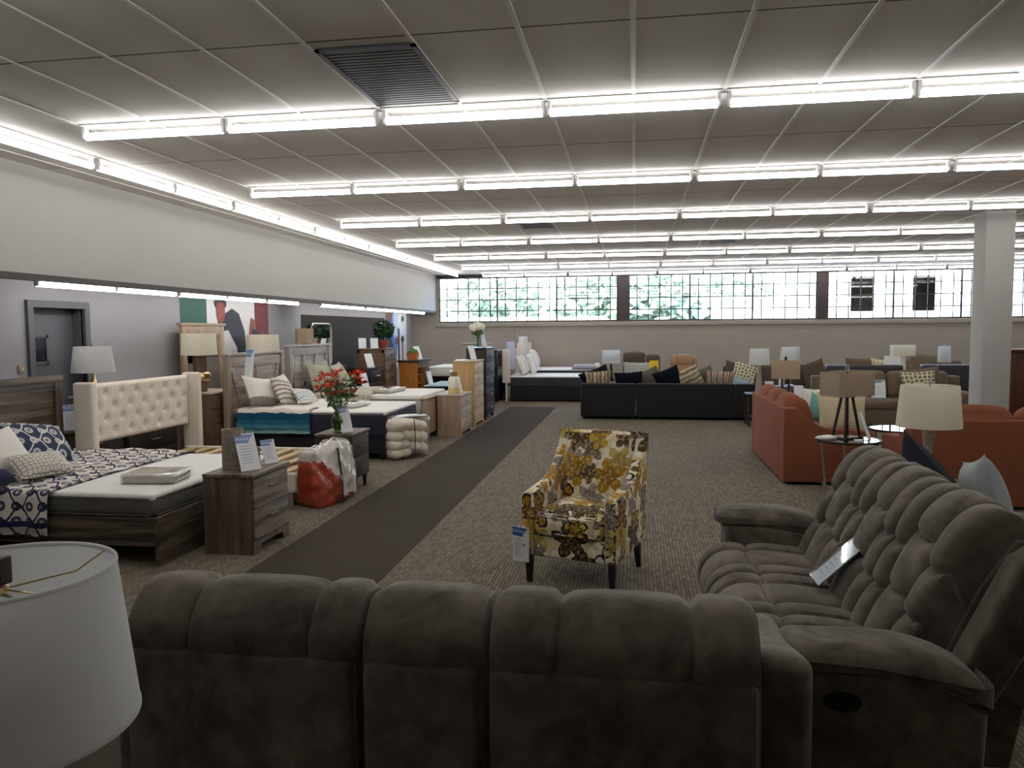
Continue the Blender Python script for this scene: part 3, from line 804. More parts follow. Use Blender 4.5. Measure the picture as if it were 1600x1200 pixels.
for i, (xa, xb) in enumerate(WIN):
    t = bpy.data.objects.new('window_%d' % (i + 1), None); COL.objects.link(t); t.location = ((xa + xb) / 2, YB + .08, Z0); structure(t)
    hw = (xb - xa) / 2; hh = Z1 - Z0; pw = 2 * hw / 3
    b = MB(); b.box(-hw, hw, -.03, .03, 0, .035); b.box(-hw, hw, -.03, .03, hh - .035, hh); b.box(-hw, -hw + .03, -.03, .03, .035, hh - .035); b.box(hw - .03, hw, -.03, .03, .035, hh - .035)
    b.build('window_frame', 'black', t)
    for k in (1, 2): MB().box(-hw + k * pw - .022, -hw + k * pw + .022, -.03, .03, .035, hh - .035).build('mullion', 'black', t)
    for k in range(3):
        x0 = -hw + k * pw + .03; x1 = -hw + (k + 1) * pw - .03
        p = MB().box(x0 - .01, x1 + .01, -.004, .004, .03, hh - .03).build('glass_pane', 'pane', t)
        g = MB(); nb = 5
        for j in range(1, nb + 1): xx = x0 + (x1 - x0) * (j - .35) / (nb + .2); g.box(xx - .014, xx + .014, -.028, -.016, .0, hh)
        for j in range(1, 4): zz = hh * (j / 4.0) ; g.box(x0 - .02, x1 + .02, -.03, -.018, zz - .014, zz + .014)
        g.build('security_bars', 'black', p)
st('wall_right', MB().box(XR, XR + .2, YF, YB + .2, 0, CEIL), 'wall_taupe')
st('wall_rear', MB().box(XL - .2, XR, YF - .2, YF, 0, CEIL), 'wall_taupe')
# square column
b = MB(); b.box(4.87, 5.25, 11.8, 12.2, 0, CEIL, .004); b.box(4.85, 5.27, 11.78, 12.22, 0, .1, .004)
st('column', b, 'wall_white')
# dark painted panel behind the black dresser, wall socket box
st('trim_6', MB().box(XL, XL + .015, 14.28, 19.34, 0, 2.09), 'dark_panel')
o = MB(); o.box(-.012, .01, -.036, .036, -.045, .045, .005); o.mi = 1; o.box(.01, .018, -.01, .01, -.016, .016, .002)
tag(o.build('wall_thermostat', ['w_lightoak', 'ceramic'], loc=(XL + .012, 7.25, 1.375)), 'small beige control box on the grey wall left of the door', 'thermostat')

# ------------------------------------------------------------------ lights
def fixture(label, loc, rz, group, n_tubes=2):
    t = thing('fluorescent_light', label, 'ceiling light', loc, rz, group)
    L = 1.22 * n_tubes
    b = MB(); b.prism([(-.045, .045), (.045, .045), (.038, .057), (-.038, .057)], .005, L - .005, 'yz')
    for k in range(n_tubes):
        for e in ((.035, 1.2) if k == 0 else (.02, 1.185)): b.box(k * 1.22 + e - .012, k * 1.22 + e + .012, -.022, .022, -.05, .047)
    b.build('housing', 'white_paint', t)
    for k in range(n_tubes): MB().cyl((k * 1.22 + (.045 if k == 0 else .03), 0, -.03), (k * 1.22 + (1.19 if k == 0 else 1.175), 0, -.03), .029, n=10).build('tube', 'tube', t)
    return t
rowname = ['nearest', 'second', 'third', 'fourth', 'fifth', 'sixth', 'seventh']
posname = ['first', 'second', 'third', 'fourth', 'fifth', 'sixth', 'seventh', 'eighth']
proto = fixture('x', (0, 0, 0), 0, 'ceiling light rows')
first = True
ZT = 3.313
for i in range(7):
    y = 5.503 + 2.6417 * i; n = min(7, int((.46 * y + 4.286) / 2.44) + 2)
    for k in range(n):
        x = -4.286 + 2.44 * k
        if x + 2.44 > XR: continue
        lab = 'white twin-tube strip light, %s from the left in the %s ceiling row' % (posname[k], rowname[i])
        if first: o = proto; o.location = (x, y, ZT); o['label'] = lab; first = False
        else: o = dup(proto, (x, y, ZT), 0, lab)
for i, nm in ((-1, 'overhead row in front of the viewer'), (-2, 'unseen overhead row added at the viewer')):
    for k in range(7 if i == -1 else 1): dup(proto, (-4.286 + 2.44 * k, 5.503 + 2.6417 * i, ZT), 0, 'strip light, %s from the left in the %s' % (posname[k], nm))  # row at the viewer: one unseen fixture, added to brighten the foreground lampshade
for k in range(7):
    dup(proto, (-4.93, 4.05 + 2.44 * k, ZT), 90, 'strip light along the left soffit, %s from the camera end' % posname[k], 'soffit light row')
for k in range(6):
    y = (6.9, 9.36, 11.82, 14.0, 16.5, 18.96)[k]; lab = 'strip light under the soffit over the beds, %s from the left' % posname[k]
    if k == 2: fixture(lab, (-5.98, y, 2.285), 90, 'alcove light row', 1)
    else: dup(proto, (-5.98, y, 2.285), 90, lab, 'alcove light row')
# ceiling vents
for (x, y, sx, sy, lab) in ((-1.525, 4.83, .6, 1.1, 'large dark grey ceiling vent before the nearest light row'), (-1.5, 11.85, .5, .6, 'small dark ceiling vent left of centre between light rows'), (1.58, 14.65, .5, .55, 'small dark ceiling vent right of centre between far light rows')):
    t = thing('ceiling_vent', lab, 'vent', (x, y, CEIL - .012), 0, 'ceiling vents')
    b = MB()
    b.box(-sx / 2, sx / 2, -sy / 2, -sy / 2 + .03, -.006, .006); b.box(-sx / 2, sx / 2, sy / 2 - .03, sy / 2, -.006, .006); b.box(-sx / 2, -sx / 2 + .03, -sy / 2, sy / 2, -.006, .006); b.box(sx / 2 - .03, sx / 2, -sy / 2, sy / 2, -.006, .006)
    b.build('vent_frame', 'vent', t)
    b = MB(); n = int(sy / .05)
    for k in range(n): yy = -sy / 2 + .03 + (sy - .06) * (k + .5) / n; b.box(-sx / 2 + .03, sx / 2 - .03, yy - .016, yy + .016, -.003, .004)
    b.build('louvres', 'vent', t)
# murals on the alcove wall (flat prints)
def mural(name, label, y0, y1, z0, z1, shapes):
    b = MB(); x = XL + .004
    mats = ['mur_white', 'mur_green', 'mur_navy', 'mur_skin', 'mur_red', 'mur_blue', 'mur_hair', 'mur_pale']
    b.mi = 0; b.box(XL, x, y0, y1, z0, z1)
    for i, (m, pts) in enumerate(shapes):
        b.mi = mats.index(m)
        b.poly([(x + .0015 * (i + 1), y0 + (y1 - y0) * u, z0 + (z1 - z0) * v) for u, v in pts])
    return tag(b.build(name, mats), label, 'mural')
def ell(cx, cy, rx, ry, n=18): return [(cx + rx * math.cos(2 * PI * k / n), cy + ry * math.sin(2 * PI * k / n)) for k in range(n)]
mural('wall_mural', 'large wall print of two people in dark clothes above the mirror', 10.2, 12.4, .95, 2.30, [
    ('mur_green', [(0, .3), (.32, .3), (.32, 1), (0, 1)]),
    ('mur_navy', [(.42, .62), (.50, .78), (.66, .88), (.76, .82), (.84, .6), (.86, .3), (.83, 0), (.72, 0), (.72, .4), (.6, .62), (.5, .6)]),
    ('mur_red', [(.74, 0), (.84, 0), (.86, .28), (.78, .3)]),
    ('mur_hair', ell(.5, .93, .085, .07)), ('mur_skin', ell(.5, .83, .06, .13)), ('mur_navy', ell(.5, .97, .07, .03)),
    ('mur_skin', [(.80, .05), (.84, .02), (.93, .45), (.99, .6), (.99, .74), (.94, .78), (.91, .62)]),
    ('mur_navy', [(.9, .02), (.98, .0), (1, .3), (1, .62), (.95, .64), (.93, .35)])])
mural('wall_mural', 'narrow wall print of a woman with long maroon hair in a dark top', 12.41, 12.9, .95, 2.30, [
    ('mur_hair', [(0, 0), (1, 0), (1, 1), (0, 1)]), ('mur_red', [(.1, .45), (.9, .4), (.95, 1), (.05, 1)]), ('mur_navy', [(0, .05), (.45, 0), (.8, .35), (.7, .55), (.1, .6)]), ('mur_skin', [(.4, 0), (.75, 0), (1, .4), (.85, .4)])])
mural('wall_mural', 'tall wall print of blue and white draped figures by the back corner', 19.46, 21.3, .75, 2.24, [
    ('mur_blue', [(0, .1), (.45, .0), (.55, .5), (.4, 1), (.05, 1)]), ('mur_navy', [(0, 0), (.3, 0), (.4, .3), (.2, .6), (0, .5)]), ('mur_pale', [(.35, .6), (.5, .45), (.6, 1), (.35, 1)]),
    ('mur_hair', [(0, .65), (.2, .6), (.3, 1), (0, 1)]), ('mur_navy', [(.55, .0), (.62, 0), (.64, .7), (.56, .75)]), ('mur_skin', ell(.5, .5, .06, .08)), ('mur_navy', ell(.78, .52, .07, .06)), ('mur_hair', [(.76, .05), (.8, .05), (.8, .48), (.76, .48)]), ('mur_navy', ell(.68, .08, .1, .05)), ('mur_green', ell(.8, .9, .06, .05))])

# ------------------------------------------------------------------ beds on the left
def wsolo(mb, name, mat, label, cat, group=None, z0=None):
    o = mb.build(name, mat); me = o.data
    xs = [v.co.x for v in me.vertices]; ys = [v.co.y for v in me.vertices]
    cx, cy = (min(xs) + max(xs)) / 2, (min(ys) + max(ys)) / 2
    me.transform(Matrix.Translation((-cx, -cy, 0))); o.location = (cx, cy, 0); return tag(o, label, cat, group)
def mattress(label, x0, x1, y0, y1, z0, z1, side, group='mattresses', top='mat_white', r=.06, lip=.035):
    t = thing('mattress', label, 'mattress', ((x0 + x1) / 2, (y0 + y1) / 2, z0), 0, group)
    sx, sy, h = x1 - x0, y1 - y0, z1 - z0
    MB().soft(0, 0, (h - lip) / 2, sx, sy, h - lip, min(r, (h - lip) * .3), 4, (.006, .006, 0)).build('border', side, t)
    MB().soft(0, 0, h - lip / 2 - .012, sx - .012, sy - .012, lip + .024, .028, 8, (0, 0, .012)).build('quilt_top', top, t)
    b = MB()
    for zz in (h - lip, .012):
        for (a, c_) in (((-1, -1), (1, -1)), ((1, -1), (1, 1)), ((1, 1), (-1, 1)), ((-1, 1), (-1, -1))):
            b.tube([(a[0] * (sx / 2 - .04), a[1] * (sy / 2 - .0), zz) if a[1] == c_[1] else (a[0] * sx / 2, a[1] * (sy / 2 - .04), zz), (c_[0] * (sx / 2 - .04), c_[1] * sy / 2, zz) if a[1] == c_[1] else (c_[0] * sx / 2, c_[1] * (sy / 2 - .04), zz)], .006, 6)
    b.build('piping', side, t)
    return t
# bed 1: weathered wood king bed
t = thing('bed_frame', 'weathered dark wood king bed frame nearest the camera, plank headboard', 'bed frame', (-4.685, 6.1, 0), 90)
b = MB()
for k in range(5): b.box(-.98, .75, 1.10, 1.135, .35 + k * .165, .35 + k * .165 + .158, .004)
b.box(-1.06, .83, 1.09, 1.15, 1.175, 1.27, .005); b.build('headboard_panel', 'w_bed_h', t)
for sx in (-1.06, .76): MB().box(sx, sx + .09, 1.08, 1.16, 0, 1.26, .005).build('headboard_post', 'w_bed_v', t)
MB().box(-1.08, .87, 1.07, 1.17, 1.265, 1.33, .006).build('headboard_cap', 'w_bed_h', t)
for sx in (-.965, .93): MB().box(sx, sx + .035, -1.14, 1.1, .15, .365, .004).build('side_rail', 'w_bed_y', t)
MB().box(-.965, .965, -1.175, -1.14, .0, .37, .004).build('footboard', 'w_bed_h', t)
b = MB()
for k in range(11): b.box(-.93, .93, -1.05 + k * .2, -.96 + k * .2, .325, .345)
b.build('slats', 'w_slat', t)
for (x, y) in ((-.9, 0), (.9, 0), (0, 0)): MB().box(x - .03, x + .03, y - .03, y + .03, 0, .325).build('leg', 'w_bed_v', t)
mattress('white topped king mattress with plain grey sides on the nearest bed', -5.72, -3.56, 5.16, 7.04, .365, .54, 'mat_grey')
b = drape(MB(), (-5.74, -4.40), (5.13, 7.07), .55, (0, 0, .345, .18), .014, 60, 70, 1.3)
wsolo(b, 'comforter', 'trellis', 'white comforter with navy scroll trellis on the nearest bed', 'comforter')
pillow('navy pillow with white scroll lattice at the nearest headboard', 'trellis_navy', (-5.40, 6.15, .76), .68, .48, .2, -46, 86, 14, 'pillows on the nearest bed')
pillow('plain white pillow at the left edge of the nearest bed', 'pillow_white', (-5.12, 5.44, .77), .55, .42, .2, -30, 90, -6, 'pillows on the nearest bed')
pillow('small cream oblong pillow with brown net print on the nearest bed', 'hex', (-4.83, 5.55, .675), .52, .27, .15, -52, 84, 4, 'pillows on the nearest bed')
pillow('small navy bolster pillow at the extreme left of the bed', 'navy', (-4.86, 5.14, .64), .26, .16, .12, -55, 90, 0, 'pillows on the nearest bed')
# folded bedding pack on bed 1
t = thing('bedding_pack', 'flat clear packet of grey bedding on the nearest bare mattress', 'bedding pack', (-3.86, 5.66, .548), 8, 'packed bedding')
MB().soft(0, 0, .035, .42, .34, .066, .025, 4, (0, 0, .006)).build('folded_cloth', 'greypack', t)
MB().box(-.1, .08, -.09, .1, .071, .074).build('paper_insert', 'ceramic', t)
MB().soft(0, 0, .0395, .44, .36, .079, .022, 3).build('vinyl_cover', 'film', t)
# bed 2: tufted linen wing bed
t = thing('bed_frame', 'cream linen wing bed frame with button-tufted headboard and bare slats', 'bed frame', (-4.475, 7.975, 0), 90)
b = MB(); HB0, HB1 = .60, 1.22
btn = [(-.78 + .26 * k + (.13 if r_ % 2 else 0), HB0 + .11 + r_ * .135) for r_ in range(4) for k in range(7 if r_ % 2 == 0 else 6)]
def hbf(u, v):
    x = -.9 + 1.8 * u; z = HB0 + (HB1 - HB0) * v
    e = min(1, min(u, 1 - u, v, 1 - v) / .05) ** .5; d = .045 * e
    for (bx, bz) in btn: d -= .034 * math.exp(-((x - bx) ** 2 + (z - bz) ** 2) / .0016) 
    return Vector((x, 1.12 - d, z))
b.grid(hbf, 90, 40); b.box(-.9, .9, 1.119, 1.2, HB0, HB1 - .002, 0); b.build('headboard_panel', 'linen', t, sharp=80)
for (bx, bz) in btn: MB().soft(bx, 1.12 - .016, bz, .022, .012, .022, .006, 1).build('button', 'linen', t)
for sg in (-1, 1): MB().soft(sg * .955, 1.085, .625, .095, .23, 1.25, .03, 3).build('wing', 'linen', t)
for sg in (-1, 1): MB().soft(sg * .80, 0, .235, .06, 2.2, .2, .02, 2).build('side_rail', 'linen', t)
MB().soft(0, -1.12, .235, 1.66, .07, .2, .02, 2).build('foot_rail', 'linen', t)
for k in range(10): MB().box(-.77, .77, -.98 + k * .21, -.89 + k * .21, .305, .325, .003).build('slat', 'w_slat', t)
MB().box(-.03, .03, -1.08, 1.08, .265, .305).build('centre_beam', 'w_slat', t)
for sx in (-.74, .74):
    MB().box(sx - .03, sx + .03, -1.12, -1.06, 0, .15, .004).build('leg', 'black', t)
# bed 3: barn style, navy mattress
def barn():
    t = thing('bed_frame', 'greyed barn-door style bed frame with diagonal braces, navy mattress on it', 'bed frame', (-4.47, 10.66, 0), 90)
    b = MB()
    for k in range(6): b.box(-.74, .74, 1.12, 1.15, .3 + k * .19, .3 + k * .19 + .184, .004)
    b.build('headboard_panel', 'w_barn', t)
    b = MB(); b.box(-.78, .78, 1.095, 1.15, 1.26, 1.4, .005); b.box(-.78, .78, 1.095, 1.13, .55, .66, .005); b.box(-.012, .012, 1.1, 1.125, .66, 1.26)
    b.build('headboard_rail', 'w_barn', t)
    for sg in (-1, 1):
        MB().box(sg * .81 - .05, sg * .81 + .05, 1.08, 1.17, 0, 1.42, .006).build('headboard_post', 'w_barn_v', t)
        MB().prism([(sg * .74, 1.26), (sg * .66, 1.26), (sg * .42, .66), (sg * .50, .66)], 1.1, 1.122, 'xz').build('diagonal_brace', 'w_barn', t)
        MB().box(sg * .775 - .015, sg * .775 + .015, -1.1, 1.1, .1, .3).build('side_rail', 'black', t)
    MB().box(-.86, .86, 1.07, 1.18, 1.42, 1.455, .006).build('headboard_cap', 'w_barn', t)
    MB().box(-.79, .79, -1.12, -1.1, .05, .3, .005).build('footboard', 'black', t)
    for sx in (-.7, .7): MB().box(sx - .03, sx + .03, -1.1, -1.04, 0, .1).build('leg', 'black', t)
    return t
barn()
mattress('thick navy sided mattress with white top on the barn-style bed', -5.5, -3.33, 9.90, 11.42, .30, .665, 'mat_navy')
t = thing('box_spring', 'black boxed foundation under the navy mattress', 'box spring', (-4.42, 10.66, 0), 90)
MB().soft(0, 0, .2, 1.5, 2.14, .19, .02, 2).build('foundation', 'black_matte', t)
for sx in (-.6, .6): MB().box(sx - .03, sx + .03, -1.0, -.94, 0, .11).build('leg', 'black', t)
b = drape(MB(), (-5.46, -4.40), (9.885, 11.43), .672, (0, 0, .33, .1), .014, 44, 60, 2.1, .014)
for f in b.custom:
    for l in f.loops: l[b.uv].uv = (l[b.uv].uv.x, max(0, 9.885 - l[b.uv].uv.y))
wsolo(b, 'throw_blanket', 'throw', 'white throw with teal and aqua bands hanging over the navy mattress', 'blanket')
pillow('white pillow with wide taupe band leaning on the barn headboard', 'st_grey', (-5.3, 10.22, .90), .62, .46, .2, -26, 84, 10, 'pillows on the barn-style bed')
pillow('second white pillow with taupe band, right of the ruffled one', 'st_grey', (-5.32, 10.92, .88), .66, .44, .2, -26, 90, -4, 'pillows on the barn-style bed')
pillow('taupe and white ruffled square pillow on the barn-style bed', 'st_ruffle', (-5.08, 10.52, .88), .5, .46, .17, -30, 92, 14, 'pillows on the barn-style bed')
pillow('small white pillow with pale aqua broken stripes in front', 'st_aqua', (-4.84, 10.72, .79), .52, .3, .14, -44, 88, 10, 'pillows on the barn-style bed')
def package(label, loc, rz, w, d, h, mat):
    t = thing('bedding_pack', label, 'bedding pack', loc, rz, 'packed bedding')
    MB().soft(0, 0, h / 2 - .002, w - .02, d - .02, h - .008, .03, 4, (0, 0, .008)).build('folded_cloth', mat, t)
    MB().box(w * .22, w * .40, -d * .3, d * .2, h + .001, h + .004).build('yellow_tag', 'ceramic_yellow', t)
    MB().soft(0, 0, h / 2, w, d, h, .03, 3, (0, 0, .006)).build('vinyl_cover', 'film', t)
    return t
package('clear packet with yellow tag on the navy sided mattress', (-3.98, 10.42, .676), 80, .5, .3, .07, 'plastic_white')
package('clear packet with yellow tag on the white plank-frame bed', (-4.05, 12.25, .735), 80, .62, .34, .075, 'greypack')
# bed 4: whitewashed panel bed
t = thing('bed_frame', 'whitewashed grey panel bed frame, pale wood footboard beside nightstand', 'bed frame', (-4.43, 12.5, 0), 90)
b = MB(); b.box(-.74, .74, 1.13, 1.16, .4, 1.4, .004); b.build('headboard_panel', 'w_wash', t)
b = MB(); b.box(-.76, .76, 1.1, 1.17, 1.36, 1.49, .005); b.box(-.74, .74, 1.105, 1.135, .82, .92, .004)
for x in (-.74, -.29, .20, .66): b.box(x, x + .085, 1.105, 1.135, .4, 1.36, .004)
b.build('headboard_moulding', 'w_wash', t)
for sg in (-1, 1): MB().box(sg * .80 - .045, sg * .80 + .045, 1.08, 1.18, 0, 1.5, .006).build('headboard_post', 'w_wash_v', t)
MB().box(-.87, .87, 1.07, 1.19, 1.5, 1.535, .006).build('headboard_cap', 'w_wash', t)
b = MB(); b.box(-.78, .78, -1.16, -1.13, .1, .64, .004); b.build('footboard', 'w_lightoak', t)
for sg in (-1, 1): MB().box(sg * .80 - .045, sg * .80 + .045, -1.175, -1.11, 0, .66, .005).build('footboard_post', 'w_lightoak', t)
MB().box(-.86, .86, -1.185, -1.10, .66, .685, .004).build('footboard_cap', 'w_lightoak', t)
for sg in (-1, 1): MB().box(sg * .79 - .015, sg * .79 + .015, -1.12, 1.1, .18, .4, .003).build('side_rail', 'w_lightoak_h', t)
b = MB()
for k in range(8): b.box(-.77, .77, -1.0 + k * .27, -.9 + k * .27, .36, .38)
b.build('slats', 'w_slat', t)
mattress('thick off-white rounded mattress on the whitewashed bed', -5.5, -3.33, 11.76, 13.24, .385, .725, 'mat_offwhite', r=.1, lip=.06)
b = drape(MB(), (-5.46, -4.2), (11.75, 13.25), .735, (0, 0, .22, .2), .018, 40, 50, 4.2)
wsolo(b, 'comforter', 'leaf', 'sage comforter with pale leaf print on the whitewashed bed', 'comforter')
pillow('large pleated sage pillow, left of three on the whitewashed bed', 'sage', (-5.22, 12.15, .98), .6, .5, .2, -24, 82, 8, 'sage pillows')
pillow('sage square pillow, middle of three on the whitewashed bed', 'sage', (-5.34, 12.60, 1.00), .56, .5, .18, -18, 90, -3, 'sage pillows')
pillow('sage leaf print pillow, right of three on the whitewashed bed', 'leaf', (-5.2, 13.02, .97), .54, .46, .18, -26, 94, -6, 'sage pillows')

# ------------------------------------------------------------------ nightstands and chests on the left
drawers('nightstand', 'grey oak two-drawer nightstand with steel bars nearest the camera', 'nightstand', (-3.15, 5.81, 0), 90, .62, .42, .64, 2, 'w_ns_v', 'w_ns_h', 'lip', 'plinth', .11, 'w_ns_h', 'pewter')
t = thing('cylinder_vase', 'tall ribbed grey stone cylinder vase on the nearest nightstand', 'vase', (-3.22, 5.72, .64))
b = MB(); b.lathe([(0, 0), (.082, 0), (.085, .004), (.085, .33), (.077, .33), (.064, .02), (0, .02)], n=36)
b.build('vase_body', 'stone', t)
t = thing('cylinder_vase', 'short ribbed grey stone cylinder vase behind the price card', 'vase', (-3.2, 6.0, .64))
MB().lathe([(0, 0), (.06, 0), (.062, .004), (.062, .14), (.054, .14), (.052, .02), (0, .02)], n=36).build('vase_body', 'stone', t)
card('large slanted white card at front of the nearest nightstand', (-3.03, 5.66, .642), .17, .31, -22, 55, 'blue')
card('smaller slanted card at the back of the nearest nightstand', (-3.02, 6.0, .642), .13, .21, -22, 60, 'blue')
drawers('nightstand', 'espresso two-drawer nightstand carrying the red lilies', 'nightstand', (-3.2, 8.02, 0), 90, .54, .42, .65, 2, 'w_dark', 'w_dark', 'bar', 'taper', .14, 'w_ns_v', 'dark_metal')
card('white card with blue banner beside the red lilies', (-3.08, 7.88, .652), .15, .30, -16, 62, 'blue')
drawers('nightstand', 'light washed oak three-drawer nightstand by the walkway', 'nightstand', (-3.03, 12.68, 0), 90, .84, .40, .69, 3, 'w_lightoak', 'w_lightoak_h', 'cup', 'plinth', .10, 'w_lightoak_h', 'w_lightoak_h')
card('slanted white card leaning before the cream jar', (-2.93, 12.6, .692), .16, .30, -22, 50, 'blue')
t = thing('ceramic_jar', 'cream jar with yellow base and brown neck on light oak nightstand', 'jar', (-3.02, 12.58, .69))
b = MB(); b.lathe([(0, 0), (.085, 0), (.095, .015), (.098, .2), (.092, .25), (.07, .285), (.066, .29), (0, .29)], n=32); b.build('jar_body', 'ceramic', t)
MB().lathe([(.0955, .012), (.1, .02), (.1, .1), (.0985, .1)], n=32).build('yellow_glaze_band', 'ceramic_yellow', t)
MB().lathe([(.062, .285), (.058, .33), (.072, .36), (.062, .362), (.05, .33), (.05, .29)], n=32, closed=True).build('jar_neck', 'ceramic_brown', t)
drawers('chest_of_drawers', 'honey maple tall chest with pale front and knobs', 'chest of drawers', (-3.07, 13.98, 0), 90, .86, .40, 1.2, 5, 'w_tan', 'w_tan_h', 'knob', 'plinth', .09, 'w_tan_h')
card('thin white card standing on the honey maple chest', (-2.98, 14.05, 1.202), .16, .28, -18, 60, 'plain')
tag(MB().box(-.11, .11, -.14, .14, 0, .012, .002).build('paper_stack', 'card', loc=(-3.16, 13.78, 1.2), rot=(0, 0, R(10))), 'flat white paper pad on the honey maple chest', 'paper')
drawers('chest_of_drawers', 'tall black-brown chest with silver knobs by the walkway', 'chest of drawers', (-3.06, 15.06, 0), 90, .86, .40, 1.41, 5, 'w_dark', 'w_blackbrown', 'knob', 'block', .08, 'black')
# white hydrangeas in glass on the dark chest
t = thing('glass_vase', 'clear glass vase holding white hydrangeas on the dark chest', 'vase', (-3.08, 14.92, 1.41))
MB().lathe([(0, 0), (.045, 0), (.05, .01), (.06, .1), (.072, .25), (.067, .25), (.054, .1), (.044, .018), (0, .018)], n=28).build('vase_glass', 'vase_glass', t)
t = thing('hydrangea_bouquet', 'round bunch of white hydrangeas in the glass vase', 'flowers', (-3.08, 14.92, 1.43))
b = MB()
for k in range(6): a = k * 1.05; b.tube([(.02 * math.cos(a + 2), .02 * math.sin(a + 2), .0), (.02 * math.cos(a), .02 * math.sin(a), .2), (.09 * math.cos(a), .09 * math.sin(a), .36)], .005, 6)
b.build('stems', 'leaf_green', t)
b = MB(); leafblob(b, (0, 0, .27), .12, 60, .045, .35, 3); b.build('leaves', 'leaf_green', t)
for k in range(6):
    a = k * 1.05; b = MB(); cpt = (.1 * math.cos(a), .1 * math.sin(a), .36 + (.03 if k % 2 else 0)) if k else (0, 0, .42)
    b.soft(*cpt, .13, .13, .12, .058, 2); leafblob(b, cpt, .085, 90, .022, .9, 20 + k, .8); b.build('flower_head', 'hydrangea', t)
card('narrow slanted card beside the hydrangea vase', (-2.96, 15.05, 1.412), .15, .3, -20, 62, 'plain')
# red lilies
t = thing('glass_vase', 'green tinted glass vase of red lilies on the espresso nightstand', 'vase', (-3.19, 7.86, .65))
MB().lathe([(0, 0), (.04, 0), (.045, .008), (.036, .03), (.062, .09), (.068, .13), (.05, .18), (.032, .205), (.04, .23), (.036, .23), (.027, .205), (.045, .178), (.062, .13), (.056, .09), (.03, .034), (0, .03)], n=28).build('vase_glass', 'green_glass', t)
t = thing('lily_bouquet', 'loose bouquet of orange-red lilies with green leaves', 'flowers', (-3.19, 7.86, .70))
heads = [(-.16, -.1, .42), (-.06, -.07, .36), (-.02, .0, .55), (-.09, .04, .48), (.05, -.03, .38), (-.2, .0, .5), (.17, .16, .52), (.21, .2, .47), (.15, .12, .38), (.1, .22, .56), (-.02, .1, .6), (-.13, -.02, .56), (-.04, -.1, .45), (-.12, .08, .36), (.19, .22, .58), (.02, .02, .47)]
b = MB()
for (x, y, z) in heads: b.tube([(x * .05, y * .05, .02), (x * .12, y * .12, .2), (x * .6, y * .6, z * .72), (x, y, z)], .0035, 5)
b.build('stems', 'leaf_green', t)
b = MB()
for k, (x, y, z) in enumerate(heads): leafblob(b, (x * .5, y * .5, z * .75 + .03), .1, 12, .04, 1, 40 + k, .35)
b.build('leaves', 'leaf_green', t)
b = MB(); leafblob(b, (.03, .08, .5), .17, 70, .016, .8, 77, .9); b.build('leaves', 'berry', t)  # pale flower buds among the lilies, not leaves
for k, (x, y, z) in enumerate(heads):
    b = MB(); g = random.Random(k)
    for j in range(7):
        a = j * 2 * PI / 7 + g.random(); el = .2 + .7 * g.random(); d = Vector((math.cos(a) * math.cos(el), math.sin(a) * math.cos(el), math.sin(el))); s_ = d.cross(Vector((0, 0, 1))).normalized() * .017; L = .085 + .025 * g.random()
        c0 = Vector((x, y, z)); up = Vector((0, 0, .02))
        v = [b.bm.verts.new(p) for p in (c0, c0 + d * L * .5 + s_ + up * .5, c0 + d * L - up * .6, c0 + d * L * .5 - s_ + up * .5)]
        b.face(v)
        b.tube([c0, c0 + d * L * .6 + Vector((0, 0, .03))], .0018, 4)
    b.build('lily_flower', 'lily', t)
# bagged bedding on the floor
def bag1():
    t = thing('bagged_comforter', 'clear zip bag of orange-red and white bedding by the walkway', 'bagged bedding', (-3.12, 7.36, 0), 64)
    def shp(w, p): 
        k = 1 - .42 * max(0, w.z + .08) / .4; return (w.x * (1 - .25 * max(0, w.z)), w.y * max(.45, k), w.z + .03 * math.sin(w.x * 9))
    def shq(w, p): 
        q = shp(w, p); n_ = .012 * (math.sin(w.x * 31 + w.z * 17) + math.sin(w.z * 43 - w.x * 23)); return (q[0] + n_ * .4, q[1] * .97 + n_ * .6, q[2])
    b = MB().soft(0, 0, .30, .56, .34, .58, .06, 26, (.02, .02, .02), None, shq)
    b.bm.normal_update()
    for f in b.bm.faces:
        m = f.calc_center_median()
        if m.x < .03 and m.z < .46 - .95 * max(0, m.x + .17) + .012 * math.sin(m.x * 70): f.material_index = 1
        elif m.z < .085 + .03 * max(0, m.x) + .012 * math.sin(m.x * 45): f.material_index = 1
    b.build('folded_bedding', ['plastic_white', 'plastic_orange'], t)
    MB().soft(0, 0, .305, .58, .365, .60, .07, 26, (.02, .02, .02), None, lambda w, p: (lambda q, n_: (q[0] + n_ * .3, q[1] + n_, q[2] + .01 * math.sin(w.x * 40)))(shp(w, p), .010 * (math.sin(w.x * 37 + w.z * 29) + math.sin(w.z * 11 - w.x * 53)))).build('vinyl_cover', 'film', t)
    b = MB()
    pts = [(.03 + .02 * z_, -.19 * max(.45, 1 - .42 * max(0, z_ - .22) / .4) - .012, z_) for z_ in [.02 + .055 * k for k in range(11)]]
    b.tube(pts, .012, 6); b.build('zip_binding', 'strap', t)
    MB().box(.05, .16, -.125, -.12, .5, .56, .0, Matrix.Rotation(R(-14), 4, 'X')).build('blue_label', 'card_blue', t)
bag1()
